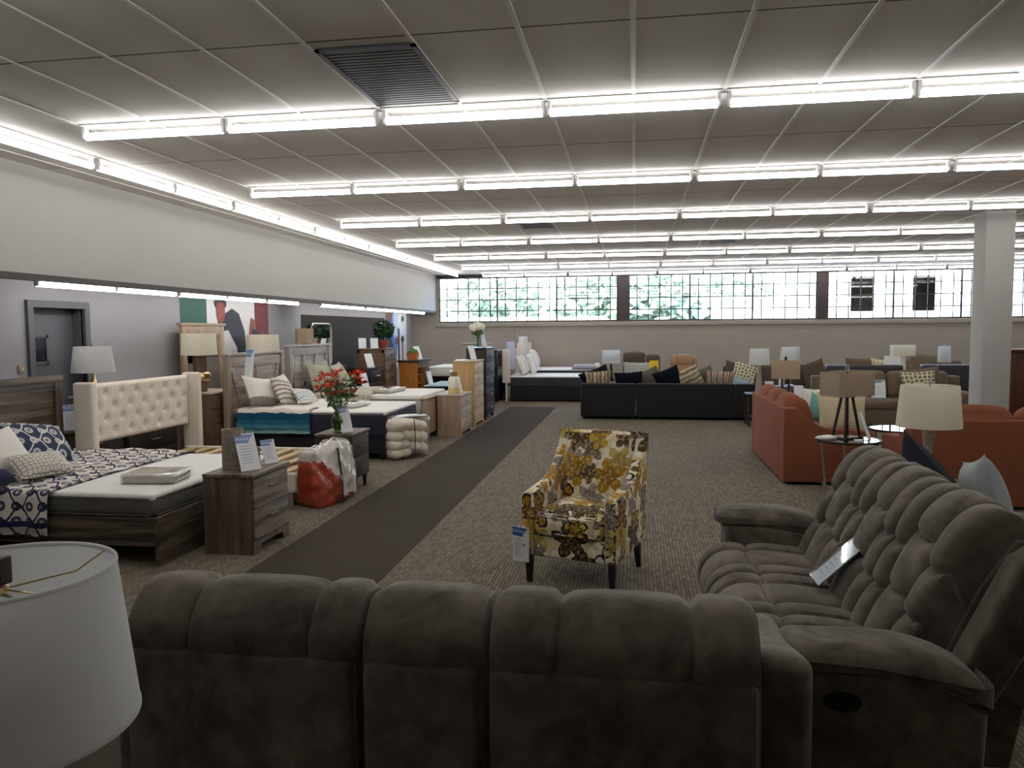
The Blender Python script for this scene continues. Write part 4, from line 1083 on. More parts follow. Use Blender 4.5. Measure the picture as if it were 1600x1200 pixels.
def bag2():
    t = thing('bagged_comforter', 'clear zip bag of rolled ivory fleece beside the pale footboard', 'bagged bedding', (-3.17, 10.17, 0), 58)
    rolls = [(-.2, .46, .1), (-.2, .32, .09), (-.21, .2, .085), (-.2, .08, .08), (-.07, .47, .1), (-.05, .33, .08), (-.08, .2, .08), (-.06, .09, .085), (.1, .45, .1), (.1, .3, .1), (.1, .14, .1), (.24, .42, .09), (.24, .27, .1), (.24, .11, .1)]
    for (x, z, r_) in rolls:
        b = MB(); b.soft(x, 0, z, r_ * 1.9, .34, r_ * 1.7, r_ * .8, 3, (0, .03, 0)); b.build('fleece_roll', 'fluff', t)
    MB().soft(.02, 0, .29, .68, .4, .57, .07, 5, (.01, .02, .02)).build('vinyl_cover', 'film', t)
    MB().tube([(.02, -.208, .02), (.02, -.222, .2), (.02, -.222, .4), (.02, -.205, .56)], .007, 6).build('zip_binding', 'strap', t)
bag2()

# behind the headboards
drawers('nightstand', 'dark wood nightstand between the plank and tufted headboards', 'nightstand', (-6.17, 7.62, 0), 90, 1.0, .46, .70, 2, 'w_dark', 'w_dark', 'bar', 'plinth', .08)
drawers('low_chest', 'low dark chest behind the tufted headboard', 'chest of drawers', (-6.17, 8.68, 0), 90, 1.0, .46, .58, 2, 'w_dark', 'w_dark', 'bar', 'plinth', .08)
card('large white card on the dark nightstand left of tufted headboard', (-6.0, 7.42, .702), .28, .28, -8, 60, 'blue')
def base_candle(h): return [(0, 0), (.08, 0), (.085, .015), (.03, .04), (.025, .1), (.05, .2), (.05, h * .7), (.02, h * .9), (.008, h)]
lamp('white drum shade lamp before the grey door', (-6.2, 7.98, .70), (.195, .235, .60, .90), 'shade_white', base_candle(.6), 'brass')
drawers('bow_front_chest', 'brown bow-front chest between the tufted and barn headboards', 'chest of drawers', (-5.95, 10.0, 0), 90, .76, .5, .93, 4, 'w_walnut', 'w_walnut', 'knob', 'plinth', .08, 'w_lightoak_h', 'dark_metal')
t = lamp('white shade lamp with brown column and gold ball on bow-front chest', (-5.97, 9.80, .93), (.225, .238, .51, .81), 'shade_cream', [(0, 0), (.09, 0), (.09, .5), (0, .5)], 'w_walnut')
MB().soft(.0, -.0, .21, .25, .25, .15, .074, 3).build('gold_ball', 'brass', t)
t = thing('floor_mirror', 'tall washed wood framed mirror behind the bow-front chest', 'mirror', (-6.33, 10.5, 0), 90)
b = MB()
for (x0, x1, z0, z1) in ((-.56, -.45, 0, 1.85), (.45, .56, 0, 1.85), (-.45, .45, 1.70, 1.85), (-.45, .45, .62, .8)): b.box(x0, x1, -.025, .025, z0, z1, .006)
b.box(-.6, .6, -.035, .035, 1.85, 1.89, .006); b.build('mirror_frame', 'w_lightoak', t)
MB().box(-.45, .45, -.005, .01, .8, 1.7).build('mirror_glass', 'mirror', t)
card('long white hang card over the barn headboard corner', (-5.42, 10.10, 1.06), .17, .46, 8, 78, 'blue', stand=False)
drawers('nightstand', 'brown nightstand behind the barn headboard under the cream shade', 'nightstand', (-6.13, 11.85, 0), 90, .6, .45, .70, 2, 'w_walnut', 'w_walnut_h', 'knob', 'plinth', .08)
lamp('cream drum shade lamp behind the barn-style headboard', (-6.1, 11.9, .70), (.255, .27, .70, 1.01), 'shade_cream', base_candle(.7), 'brass')
drawers('nightstand', 'black nightstand behind the whitewashed headboard under the tan shade', 'nightstand', (-6.13, 13.45, 0), 90, .6, .45, .78, 2, 'black', 'black', 'knob', 'plinth', .08)
lamp('tan straight drum shade lamp behind the whitewashed headboard', (-6.05, 13.42, .78), (.165, .165, .75, 1.03), 'shade_tan', base_candle(.75), 'dark_metal')
t = drawers('dresser', 'long black glossy dresser against the dark painted panel', 'dresser', (-6.2, 14.95, 0), 90, 1.5, .46, 1.05, 3, 'black', 'black', 'bar', 'block', .08, 'black')
t = thing('dresser_mirror', 'mirror with rounded steel frame over the black dresser', 'mirror', (-6.4, 15.02, 1.05), 90)
def rr(w, z0, z1, r, n=6):
    P_ = []
    for cx, cz, a0 in ((w - r, z1 - r, 0), (-w + r, z1 - r, 90), (-w + r, z0 + r, 180), (w - r, z0 + r, 270)):
        for k in range(n + 1): a = R(a0 + 90 * k / n); P_.append((cx + r * math.cos(a), cz + r * math.sin(a)))
    return P_
b = MB(); pr = rr(.5, .02, .86, .1); b.tube([(x, 0, z) for x, z in pr] + [(pr[0][0], 0, pr[0][1])], .024, 8); b.build('mirror_frame', 'metal', t)
MB().prism(rr(.485, .035, .845, .09), -.004, .006, 'xz').build('mirror_glass', 'mirror', t)
drawers('media_chest', 'low black chest with lit card in front of the brown plank chest', 'chest of drawers', (-5.72, 15.85, 0), 90, .86, .44, .97, 3, 'black', 'black', 'bar', 'block', .08, 'black')
card('bright slanted card standing on the low black chest', (-5.6, 15.75, .972), .19, .32, -22, 55, 'plain')
drawers('chest_of_drawers', 'tall brown plank chest with framed side panels', 'chest of drawers', (-5.84, 16.85, 0), 90, .84, .66, 1.36, 5, 'w_walnut_h', 'w_walnut_h', 'knob', 'plinth', .08, 'w_walnut_h', 'dark_metal', True)
card('white card on brown plank chest, farther from the potted plant', (-6.06, 16.5, 1.362), .17, .24, -12, 25, 'plain')
card('white card on brown plank chest, nearer the potted plant', (-5.78, 16.5, 1.362), .17, .24, -12, 25, 'plain')
t = thing('potted_plant', 'bushy dark green plant in terracotta pot on brown plank chest', 'potted plant', (-5.66, 16.78, 1.36))
MB().lathe([(0, 0), (.085, 0), (.115, .15), (.125, .15), (.125, .19), (.105, .19), (.1, .16), (0, .16)], n=28).build('pot', 'terracotta', t)
b = MB(); leafblob(b, (0, 0, .42), .26, 700, .05, .85, 5, .4); b.build('foliage', 'leaf_dark', t)
b = MB()
for k in range(7): a = k * .9; b.tube([(0, 0, .15), (.08 * math.cos(a), .08 * math.sin(a), .42)], .006, 5)
b.build('stems', 'leaf_green', t)
# kitchen cart, orange sided
t = thing('kitchen_cart', 'orange oak kitchen cart with dark top and open bottle rack', 'cart', (-5.25, 17.82, 0), 90)
b = MB(); b.box(-.5, -.48, -.22, .22, .08, 1.02); b.box(.48, .5, -.22, .22, .08, 1.02); b.box(-.48, .48, .2, .22, .08, 1.02); b.box(-.48, .48, -.22, .22, .08, .1); b.box(.05, .07, -.22, .2, .1, .9)
b.build('cabinet', 'w_orange', t)
MB().box(-.54, .54, -.27, .26, 1.02, 1.065, .005).build('worktop', 'w_blackbrown', t)
b = MB().box(-.48, .48, -.235, -.215, .88, 1.015, .003).build('drawer', 'w_walnut_h', t)
for x in (-.22, .22): MB().lathe([(0, 0), (.012, 0), (.012, .015), (.02, .022), (0, .03)], n=10).build('knob', 'dark_metal', b, loc=(x, -.235, .95), rot=(R(90), 0, 0))
MB().box(.08, .47, -.235, -.215, .11, .87, .003).build('door', 'w_walnut', t)
b = MB()
for z in (.3, .5, .7): b.box(-.47, .05, -.2, .2, z, z + .015)
b.build('shelf', 'w_orange', t)
for sx in (-.44, .44):
    for sy in (-.17, .17): MB().cyl((sx, sy, .0), (sx, sy, .085), .03, n=12).build('caster', 'black', t)
t = thing('grass_planter', 'orange wood box planter with bright grass on the kitchen cart', 'potted plant', (-5.22, 17.62, 1.065), 0)
MB().prism([(-.1, 0), (.1, 0), (.13, .17), (-.13, .17)], -.1, .1, 'xz').build('planter_box', 'orange_pot', t)
b = MB(); leafblob(b, (0, 0, .2), .12, 260, .04, .5, 9, .18); b.build('grass', 'leaf_grass', t)
card('bright slanted card beside the grass planter on the cart', (-5.08, 17.72, 1.067), .2, .34, -22, 62, 'plain')
# far mattresses behind the honey chest
t = thing('bed_frame', 'navy upholstered bed base under the far white mattress', 'bed frame', (-4.2, 19.2, 0))
MB().soft(0, 0, .35, 1.75, 1.5, .54, .03, 3).build('foundation', 'navy_dark', t)
for sx in (-.75, .75):
    for sy in (-.65, .65): MB().box(sx - .03, sx + .03, sy - .03, sy + .03, 0, .09).build('leg', 'black', t)
mattress('white mattress on navy base beyond the kitchen cart', -5.08, -3.32, 18.44, 19.96, .622, .86, 'mat_white')
t = thing('bed_frame', 'low navy bed base with pale top between cart and honey chest', 'bed frame', (-3.95, 16.95, 0))
MB().soft(0, 0, .27, 1.3, 1.5, .42, .03, 3).build('foundation', 'navy_dark', t)
for sx in (-.55, .55):
    for sy in (-.65, .65): MB().box(sx - .03, sx + .03, sy - .03, sy + .03, 0, .07).build('leg', 'black', t)
mattress('thin pale blue topped mattress on the low navy base', -4.58, -3.32, 16.23, 17.67, .482, .56, 'navy_dark', top='ltblue', r=.02)
card('slanted white card at the left on the low navy bed', (-4.45, 16.4, .565), .15, .30, -16, 62, 'plain')
card('slanted white card in the middle of the low navy bed', (-4.0, 16.75, .565), .15, .32, -18, 62, 'plain')
card('slanted grey card on the white bed beside the orange cart', (-4.72, 13.0, .745), .16, .28, -18, 62, 'plain')
card('thin card standing on the far white mattress', (-3.75, 18.8, .87), .14, .3, -10, 70, 'plain')
# tall taupe cabinet behind the chests
t = thing('tall_cabinet', 'tall narrow taupe cabinet behind the two tall chests', 'cabinet', (-3.75, 18.0, 0), 0)
MB().box(-.32, .32, -.25, .25, .06, 1.42, .01).build('body', 'wall_taupe', t); MB().box(-.34, .34, -.27, .27, 1.42, 1.45, .006).build('top', 'wall_taupe', t); MB().box(-.3, .3, -.23, .23, 0, .06).build('plinth', 'wall_taupe', t)
def ell2(cx, cy, rx, ry, n=24): return [(cx + rx * math.cos(2 * PI * k / n), cy + ry * math.sin(2 * PI * k / n)) for k in range(n)]
# ------------------------------------------------------------------ far beds by the back wall
def farbed(label, x0, x1, y0, y1, hb_h, hbm, ztop, lab_m):
    xc, yc = (x0 + x1) / 2, (y0 + y1) / 2
    t = thing('bed_frame', label, 'bed frame', (xc, yc, 0), 0)
    sx, sy = x1 - x0, y1 - y0
    MB().soft(.03, 0, .2, sx - .12, sy - .04, .34, .02, 2).build('foundation', 'black_matte', t)
    MB().soft(-sx / 2 - .03, 0, .45 + hb_h / 2, .07, sy - .1, hb_h - .55 + .0, .03, 4, (.02, 0, .0)).build('headboard_panel', hbm, t)
    for sg in (-1, 1): MB().soft(-sx / 2 + .0, sg * (sy / 2 - .02), .5 + hb_h / 2 - .27, .20 if sg else .1, .045, hb_h - .45, .018, 2).build('wing', 'linen', t)
    for sg in (-1, 1): MB().box(-sx / 2 - .02, -sx / 2 + .02, sg * (sy / 2 - .02) - .02, sg * (sy / 2 - .02) + .02, 0, .62).build('headboard_leg', 'linen', t)
    for sg in (-1, 1): MB().box(sx / 2 - .12, sx / 2 - .06, sg * (sy / 2 - .1) - .03, sg * (sy / 2 - .1) + .03, 0, .06).build('leg', 'black', t)
    mattress(lab_m, x0 + .03, x1 - .02, y0 + .03, y1 - .03, .375, ztop, 'mat_black', r=.03)
farbed('black platform bed with grey-lilac winged headboard, nearer of two', -3.12, -1.0, 18.5, 19.95, 1.28, 'lilac', .625, 'white topped charcoal mattress on the nearer far bed')
farbed('black platform bed with cream headboard against the back wall', -3.02, -.9, 20.25, 21.7, 1.40, 'linen', .70, 'white topped charcoal mattress under the windows')
pillow('white pillow with black band, front one on the far bed', 'st_black', (-2.78, 18.86, .88), .6, .52, .26, -22, 86, 0, 'banded pillows on the far bed')
pillow('white pillow with black band, middle one on the far bed', 'st_black', (-2.60, 19.25, .90), .6, .54, .26, -20, 90, 0, 'banded pillows on the far bed')
pillow('white pillow with black band, rear one on the far bed', 'st_black', (-2.7, 20.6, .98), .6, .54, .26, -22, 90, 0, 'banded pillows on the far bed')
t = thing('bedding_pack', 'lilac folded blanket at the foot of the far white bed', 'blanket', (-1.35, 20.7, .705)); MB().soft(0, 0, .05, .6, .9, .1, .04, 4, (0, 0, .01)).build('folded_cloth', 'lilac', t)
tag(MB().soft(0, 0, .08, .17, .5, .15, .07, 3).build('towel_roll', 'pillow_white', loc=(-1.0, 20.5, .705)), 'small white roll at the far right end of the back bed', 'roll')
t = thing('slatted_headboard', 'dark slatted headboard standing behind the grey-lilac headboard', 'headboard', (-3.33, 19.0, 0), 90)
b = MB(); b.box(-.7, .7, -.03, .03, 1.15, 1.25, .005); b.box(-.7, .7, -.03, .03, .55, .63)
for k in range(6): b.box(-.6 + k * .22, -.52 + k * .22, -.015, .015, .63, 1.15)
b.build('slat_panel', 'black', t)
for x in (-.7, .7): MB().box(x - .04, x + .04, -.04, .04, 0, 1.28, .005).build('post', 'black', t)

# ------------------------------------------------------------------ dark sectional and its cushions
t = thing('sectional_sofa', 'long charcoal sectional sofa seen from behind, many cushions along it', 'sofa', (.62, 15.43, 0), 180)
# local +x is world -x ; local back (+y) faces the camera
def lx(x): return .62 - x
for (xa, xb) in ((-1.05, .015), (.025, 1.88), (1.89, 2.28)):
    MB().soft(lx((xa + xb) / 2), .40, .375, xb - xa, .2, .65, .035, 4).build('backrest', 'charcoal', t)
    MB().soft(lx((xa + xb) / 2), -.08, .19, xb - xa - .01, .82, .28, .03, 3).build('base', 'charcoal', t)
for (xa, xb) in ((-.85, .01), (.03, .95), (.96, 1.87), (1.89, 2.08)):
    MB().soft(lx((xa + xb) / 2), -.1, .38, xb - xa - .01, .8, .16, .05, 4, (0, .01, .02)).build('seat_cushion', 'charcoal', t)
for xc in (-.95, 2.18): MB().soft(lx(xc), -.08, .33, .2, .84, .54, .05, 3).build('arm', 'charcoal', t)
for xc in (-.98, -.05, .1, 1.8, 2.2):
    for y in (-.4, .4): MB().box(lx(xc) - .03, lx(xc) + .03, y - .03, y + .03, 0, .06).build('leg', 'black', t)
g = 'cushions on the charcoal sectional'
def cush(label, mat, u, z, w=.5, h=.48, roll=0, y=15.32, rx=22, rz=0, tt=.17): return pillow(label, mat, (u, y, z + .06), w, h, tt, rx, rz, roll, g)
cush('tan ruched cushion at the left end of the charcoal sectional', 'st_tan', -.72, .66, .52, .46, -4)
cush('navy cushion leaning behind the tan ruched one, pointed corner up', 'navy_dark', -.78, .72, .62, .40, -22, 15.52)
cush('wide navy cushion, right of the tan ruched one', 'navy_dark', -.12, .65, .56, .44, -4)
cush('olive grey cushion with corner up between two navy ones', 'olive', .30, .68, .48, .5, -24, 15.46)
cush('pale blue cushion tucked behind the olive one', 'ltblue', .22, .66, .40, .40, 10, 15.62)
cush('navy cushion tilted right of the olive one', 'navy_dark', .66, .70, .52, .48, -24)
cush('cream and olive striped cushion tilted, middle of the charcoal sectional', 'st_cream', 1.02, .71, .56, .46, -26, 15.34)
cush('second olive grey cushion, right of the cream striped one', 'olive', 1.32, .70, .5, .46, -22, 15.50)
cush('beige and brown ruched cushion near the right end', 'st_beige', 1.64, .68, .56, .42, 2)
cush('small pale blue cushion at the right end of the charcoal sectional', 'ltblue', 1.98, .58, .36, .34, 20, 15.4)

# ------------------------------------------------------------------ far seating by the back wall
def box_lamp_base(h, w=.05):
    def f(mb): mb.box(-.09, .09, -.06, .06, 0, .02, .003); mb.prism([(-w, .02), (w, .02), (w * .5, h), (-w * .5, h)], -.03, .03, 'xz')
    return f
end_table('small dark end table under the lamp left of the brown recliner', (-.56, 18.3, 0), .26, .58, 'w_dark', square=True)
lamp('white box shade lamp left of the brown recliner', (-.56, 18.3, .58), (.42, .26, .37, .68), 'shade_white', box_lamp_base(.36), 'w_dark', 0, shape='box')
def recl_far(label, x0, x1, y, h, mat, sect, lumps):
    t = thing('recliner_sofa', label, 'sofa', ((x0 + x1) / 2, y, 0), 0); w = x1 - x0
    MB().soft(0, -.1, .24, w - .04, .8, .38, .05, 3).build('base', mat, t)
    cs = sum(sect); x = -w / 2 + .0
    for s_, hh in zip(sect, lumps):
        ww = w * s_ / cs
        b = MB(); tuft(b, x + .01, x + ww - .01, [(-.02, .42), (.06, .7), (.14, hh - .06), (.22, hh), (.31, hh - .06), (.34, .5), (.34, .1)], [1], [[0, .26, .52, 1]], .045); b.build('backrest', mat, t)
        b = MB(); tuft(b, x + .01, x + ww - .01, [(-.48, .12), (-.52, .35), (-.42, .47), (.05, .45)], [1], [[0, .45, 1]], .035); b.build('seat_cushion', mat, t)
        x += ww
    for sg in (-1, 1): MB().soft(sg * (w / 2 + .035), -.1, .33, .1, .8, .6, .045, 3).build('arm', mat, t)
    return t
recl_far('dark brown recliner loveseat by the back wall, yellow sign before it', -.30, .62, 19.1, 1.13, 'dbrown_fab', [.55, .35], [1.14, 1.08])
recl_far('tan recliner loveseat by the back wall, right of the dark brown one', .86, 1.52, 19.1, 1.08, 'tan_fab', [.28, .6, .24], [1.06, 1.08, 1.05])
pillow('large grey speckled cushion on the dark brown recliner', 'greyfloral', (.08, 18.62, .74), .72, .46, .2, -16, 0, 0)
t = thing('yellow_sign', 'bright yellow square sign on a stand before the dark brown recliner', 'sign', (.44, 18.1, 0))
MB().box(-.10, .10, -.004, .004, .78, 1.02).build('sign_panel', 'yellow', t); MB().cyl((0, .012, .0), (0, .012, 1.0), .008, n=8).build('post', 'dark_metal', t); MB().cyl((0, .012, 0), (0, .012, .015), .11, n=20).build('foot', 'dark_metal', t)
sofa('brown_sofa', 'dark taupe sofa against the back wall behind the two white lamps', 'sofa', (2.95, 17.1, 0), 0, 2.05, .92, .46, .92, .66, .22, 3, 'dbrown_fab', cushion_top=.94)
pillow('olive oval print cushion on the left of the dark taupe sofa', 'greendot', (2.28, 16.72, .78), .5, .5, .16, -18, 0, 18)
pillow('dark taupe cushion at the left end of the dark taupe sofa', 'dbrown_fab', (2.12, 16.95, .80), .46, .5, .16, -16, 14, 12)
pillow('dark taupe cushion with raised corner at the right end of the sofa', 'dbrown_fab', (3.72, 16.85, .8), .5, .52, .16, -16, -10, -20)
end_table('dark end table under the white lamp right of the charcoal sectional', (2.22, 14.35, 0), .24, .58, 'w_dark', square=True)
lamp('white drum shade lamp with grey tapered column by the charcoal sectional', (2.22, 14.35, .58), (.165, .185, .51, .80), 'shade_white', [(0, 0), (.075, 0), (.07, .02), (.03, .48), (0, .5)], 'stone')
card('white card standing in front of the grey tapered lamp', (2.38, 14.25, .582), .15, .22, -10, -6, 'plain')
end_table('dark end table beside the dark taupe sofa under a white lamp', (2.98, 15.55, 0), .26, .62, 'w_dark', square=True)
lamp('white drum shade lamp behind the small tan box lamp', (2.98, 15.55, .62), (.17, .19, .46, .76), 'shade_white', base_candle(.46), 'metal')
tag(MB().lathe([(0, 0), (.05, 0), (.055, .02), (.05, .25), (.03, .27), (0, .28)], n=24).build('white_jar', 'card', loc=(2.80, 15.4, .62)), 'glossy white jar beside the white lamp base', 'jar')
# tan box lamp
t = end_table('round dark side table under the small tan box lamp', (2.50, 13.3, 0), .3, .56, 'w_dark')
def two_stick(mb):
    mb.box(-.11, .11, -.06, .06, 0, .02, .003)
    for x in (-.05, .05): mb.box(x - .016, x + .016, -.012, .012, .02, .37)
lamp('tan box shade lamp with dark block finial on two posts', (2.48, 13.3, .56), (.44, .26, .35, .65), 'shade_tan', two_stick, 'dark_metal', -8, shape='box', finial=False)
t2 = [o for o in COL.objects if o.get('label') == 'tan box shade lamp with dark block finial on two posts'][0]
MB().box(-.02, .02, -.012, .012, .65, .72, .003).build('finial', 'dark_metal', t2)
card('white card on the side table right of the tan box lamp', (2.68, 13.2, .562), .15, .24, -10, 6, 'plain')
tag(MB().soft(0, 0, .055, .09, .09, .11, .01, 2).build('tissue_cube', 'card', loc=(2.33, 13.08, .56)), 'tiny white box on the side table beside the tan box lamp', 'box')
t = end_table('white round tray table beyond the rust sofa pillows', (2.92, 12.7, 0), .22, .55, 'card', cat='side table')
t = thing('ottoman', 'round grey-blue ottoman left of the taupe sofa', 'ottoman', (3.12, 13.45, 0))
MB().lathe([(0, 0), (.2, 0), (.22, .02), (.23, .5), (.21, .58), (.12, .61), (0, .62)], n=32).build('cushion', 'blue_otto', t); MB().cyl((0, 0, .60), (0, 0, .70), .012, n=10).build('top_button', 'blue_otto', t)
# taupe sofa right of centre
sofa('taupe_sofa', 'taupe sofa facing the camera behind the tripod lamp, left of column', 'sofa', (4.45, 14.35, 0), 0, 2.5, .95, .50, .88, .64, .22, 2, 'brown_fab', cushion_top=.96, rr=.05)
pillow('cream cushion with olive ovals on the taupe sofa', 'greendot', (4.88, 14.25, .78), .58, .42, .17, -18, 0, -3)
pillow('taupe cushion behind the olive oval cushion', 'brown_fab', (5.0, 14.38, .86), .6, .36, .16, -16, 0, -8)
card('white card with blue banner on the taupe sofa seat', (4.16, 14.0, .53), .24, .32, -14, 2, 'logo')
sofa('black_sofa', 'black leather sofa behind the taupe sofa, left one', 'sofa', (5.0, 18.3, 0), 180, 1.6, .9, .45, .92, .62, .2, 2, 'black_leather', cushion_top=.9)
sofa('black_sofa', 'black leather sofa by the column, low back to the camera', 'sofa', (6.55, 17.2, 0), 180, 1.5, .9, .45, .98, .62, .2, 2, 'black_leather', cushion_top=.9)
pillow('large taupe cushion on the left black leather sofa', 'brown_fab', (5.05, 18.15, .88), .8, .4, .2, 14, 0, 0)
pillow('cream brown-spotted cushion on the left black leather sofa', 'creamspot', (5.40, 18.1, .84), .5, .46, .18, 14, 0, 6)
card('wide white card on the left black leather sofa', (5.56, 17.83, .93), .34, .2, -6, 0, 'plain', stand=False)
sofa('brown_sofa', 'brown sofa by the back wall, right of the cream square lamp', 'sofa', (7.2, 20.6, 0), 0, 1.9, .92, .45, .9, .62, .2, 2, 'brown_fab')
pillow('brown cushion on the sofa by the column', 'brown_fab', (7.0, 20.2, .86), .66, .5, .18, -16, 0, 10)
end_table('dark end table under the cream square lamp by the back wall', (5.98, 18.5, 0), .26, .60, 'w_dark', square=True)
lamp('cream wide box shade lamp above the black leather sofa', (5.98, 18.5, .60), (.46, .28, .50, .75), 'shade_cream', box_lamp_base(.5, .09), 'ceramic', 0, shape='box')
end_table('dark end table under the orange based lamp beside the column', (6.86, 18.45, 0), .24, .60, 'w_dark', square=True)
lamp('tall white shade lamp with orange base beside the column', (6.84, 18.45, .60), (.12, .14, .36, .72), 'shade_white', [(0, 0), (.09, 0), (.11, .08), (.1, .2), (.04, .3), (0, .34)], 'terracotta')
t = thing('wood_armoire', 'tall red-brown wood armoire at the right edge beyond rust loveseat', 'armoire', (6.05, 12.6, 0), 0)
MB().box(-.65, .65, -.28, .3, .06, 1.37, .008).build('body', 'w_redbrown', t); MB().box(-.68, .68, -.31, .32, 1.37, 1.41, .008).build('top', 'w_redbrown', t)
for sg in (-1, 1):
    o = MB().box(sg * .32 - .3, sg * .32 + .3, -.3, -.28, .1, 1.33, .006).build('door', 'w_redbrown', t); MB().tube([(sg * .05, -.32, .7), (sg * .05, -.32, .85)], .008).build('handle', 'dark_metal', o)
MB().box(-.62, .62, -.25, .27, 0, .06).build('plinth', 'w_redbrown', t)

# ------------------------------------------------------------------ rust sofas
def rust(label, loc, rz, w, n, pil=True):
    t = thing('rust_sofa', label, 'sofa', loc, rz); d = .96; hb = .86; ha = .61
    prof = [(-d / 2, .03), (d / 2, .03), (d / 2, hb), (d / 2 - .13, hb)]
    for k in range(1, 11):
        f = k / 10; y = d / 2 - .13 - f * .42; prof.append((y, ha + .02 + (hb - ha - .02) * (1 - f) ** 2.0))
    prof += [(-d / 2 + .03, ha), (-d / 2, ha - .03)]
    for sg in (-1, 1):
        MB().prism(prof, sg * w / 2, sg * (w / 2 - .17), 'yz', .02).build('arm', 'rust', t)
    MB().soft(0, d / 2 - .08, .445, w - .30, .16, .83, .02, 3).build('backrest', 'rust', t)
    MB().soft(0, -.04, .17, w - .3, d - .14, .27, .02, 2).build('base', 'rust', t)
    iw = w - .34; cw = iw / n
    for k in range(n):
        x = -iw / 2 + cw * (k + .5)
        MB().soft(x, -.1, .38, cw - .01, .74, .17, .05, 5, (0, .015, .025)).build('seat_cushion', 'rust', t)
        Mt = Matrix.Translation((x, .20, .45)) @ Matrix.Rotation(R(-16), 4, 'X')
        MB().soft(0, 0, .265, cw - .015, .26, .53, .12, 6, (.01, .06, .04), Mt).build('back_cushion', 'rust', t)
    for sx in (-1, 1):
        for sy in (-1, 1): MB().box(sx * (w / 2 - .09) - .03, sx * (w / 2 - .09) + .03, sy * .4 - .03, sy * .4 + .03, 0, .04).build('leg', 'black', t)
    return t
rust('rust orange sofa facing right, its outer back toward the walkway', (2.12, 10.02, 0), 90, 2.36, 3)
rust('rust orange loveseat seen from behind at the right edge', (3.60, 8.32, 0), 180, 1.9, 2)
pillow('large pale gold damask cushion against the rust sofa arm', 'damask', (2.36, 9.26, .76), .66, .48, .2, -14, 24, 6)
pillow('cream cushion behind the gold damask one on the rust sofa', 'pillow_white', (2.36, 10.45, .74), .54, .46, .18, -16, 40, 4)
pillow('small teal cushion showing a corner on the rust sofa', 'teal', (2.20, 9.62, .76), .36, .36, .12, -18, 40, 30)
# glass tables
def glass_table(label, loc, r, h):
    t = thing('glass_side_table', label, 'side table', loc, 0, 'round glass tables')
    MB().lathe([(0, h - .012), (r - .01, h - .012), (r - .01, h), (0, h)], n=48).build('glass_top', 'table_glass', t)
    MB().lathe([(r - .012, h - .022), (r + .004, h - .022), (r + .004, h + .003), (r - .012, h + .003)], n=48, closed=True).build('rim', 'dark_metal', t)
    for k in range(3):
        a = k * 2 * PI / 3 + 3.5; MB().tube([(r * .96 * math.cos(a), r * .96 * math.sin(a), h - .015), (r * .78 * math.cos(a), r * .78 * math.sin(a), .2), (r * .9 * math.cos(a), r * .9 * math.sin(a), 0)], .011).build('leg', 'metal', t)
    MB().lathe([(r * .78 - .012, .2), (r * .78, .2), (r * .78, .212), (r * .78 - .012, .212)], n=40, closed=True).build('lower_ring', 'metal', t)
glass_table('round black glass table with metal rim under the tripod lamp', (2.07, 7.9, 0), .30, .655)
glass_table('round black glass table between the two rust sofas', (2.98, 9.25, 0), .32, .60)
t = thing('tripod_lamp', 'beige rectangular shade lamp on dark tapering tripod legs', 'table lamp', (2.08, 8.0, .655), 30, 'table lamps')
for k in range(4):
    a = R(45 + 90 * k); p0 = Vector((.135 * math.cos(a), .12 * math.sin(a), 0)); p1 = Vector((.05 * math.cos(a), .045 * math.sin(a), .42))
    b = MB(); b.cyl(p0, p1, .014, .014, 4); b.build('leg', 'dark_metal', t)
MB().box(-.06, .06, -.055, .055, .405, .425).build('top_plate', 'dark_metal', t)
MB().box(-.115, .115, -.105, .105, .0, .015).build('base_plate', 'dark_metal', t)
b = MB(); w, d, z0, z1 = .225, .13, .42, .655
for (x0, x1, y0, y1) in ((-w, w, -d, -d + .004), (-w, w, d - .004, d), (-w, -w + .004, -d + .004, d - .004), (w - .004, w, -d + .004, d - .004)): b.box(x0, x1, y0, y1, z0, z1)
b.build('lamp_shade', 'shade_beige', t)
b = MB(); b.box(-.014, .014, -.006, .006, .425, .655); b.box(-w, w, -.003, .003, z1 - .03, z1 - .025); b.build('lamp_stem', 'dark_metal', t)
b = MB(); b.box(-.022, .022, -.008, .008, .655, .665); b.box(-.022, -.015, -.008, .008, .665, .72); b.box(.015, .022, -.008, .008, .665, .72); b.box(-.022, .022, -.008, .008, .72, .728); b.build('finial', 'metal', t)
tag(MB().soft(0, 0, .035, .17, .11, .03, .012, 3, (0, 0, .01), None, lambda w_, p: (w_.x, w_.y, w_.z + .05 * max(0, w_.x) ** 1.0 * (1 if w_.y > 0 else .3))).build('napkin', 'pillow_white', loc=(1.86, 7.86, .637), rot=(0, 0, R(30))), 'crumpled white paper at the left rim of the black glass table', 'paper')
card('white card seen edge-on at the right of the black glass table', (2.27, 7.88, .658), .15, .28, -20, 66, 'plain')
tag(MB().box(-.035, .035, -.025, .025, 0, .02, .003).build('coaster_box', 'card', loc=(2.12, 7.72, .657)), 'tiny white box before the tripod lamp on the glass table', 'box')
# white lamp
t = end_table('round side table under the large white lamp, hidden behind the recliner', (2.25, 6.33, 0), .26, .56, 'w_dark')
lamp('large cream drum shade lamp with clear glass foot before the rust loveseat', (2.25, 6.33, .56), (.205, .232, .42, .74), 'shade_cream', [(0, 0), (.075, 0), (.075, .015), (.028, .03), (.022, .09), (.03, .25), (.055, .43), (.05, .44), (0, .44)], 'stone')

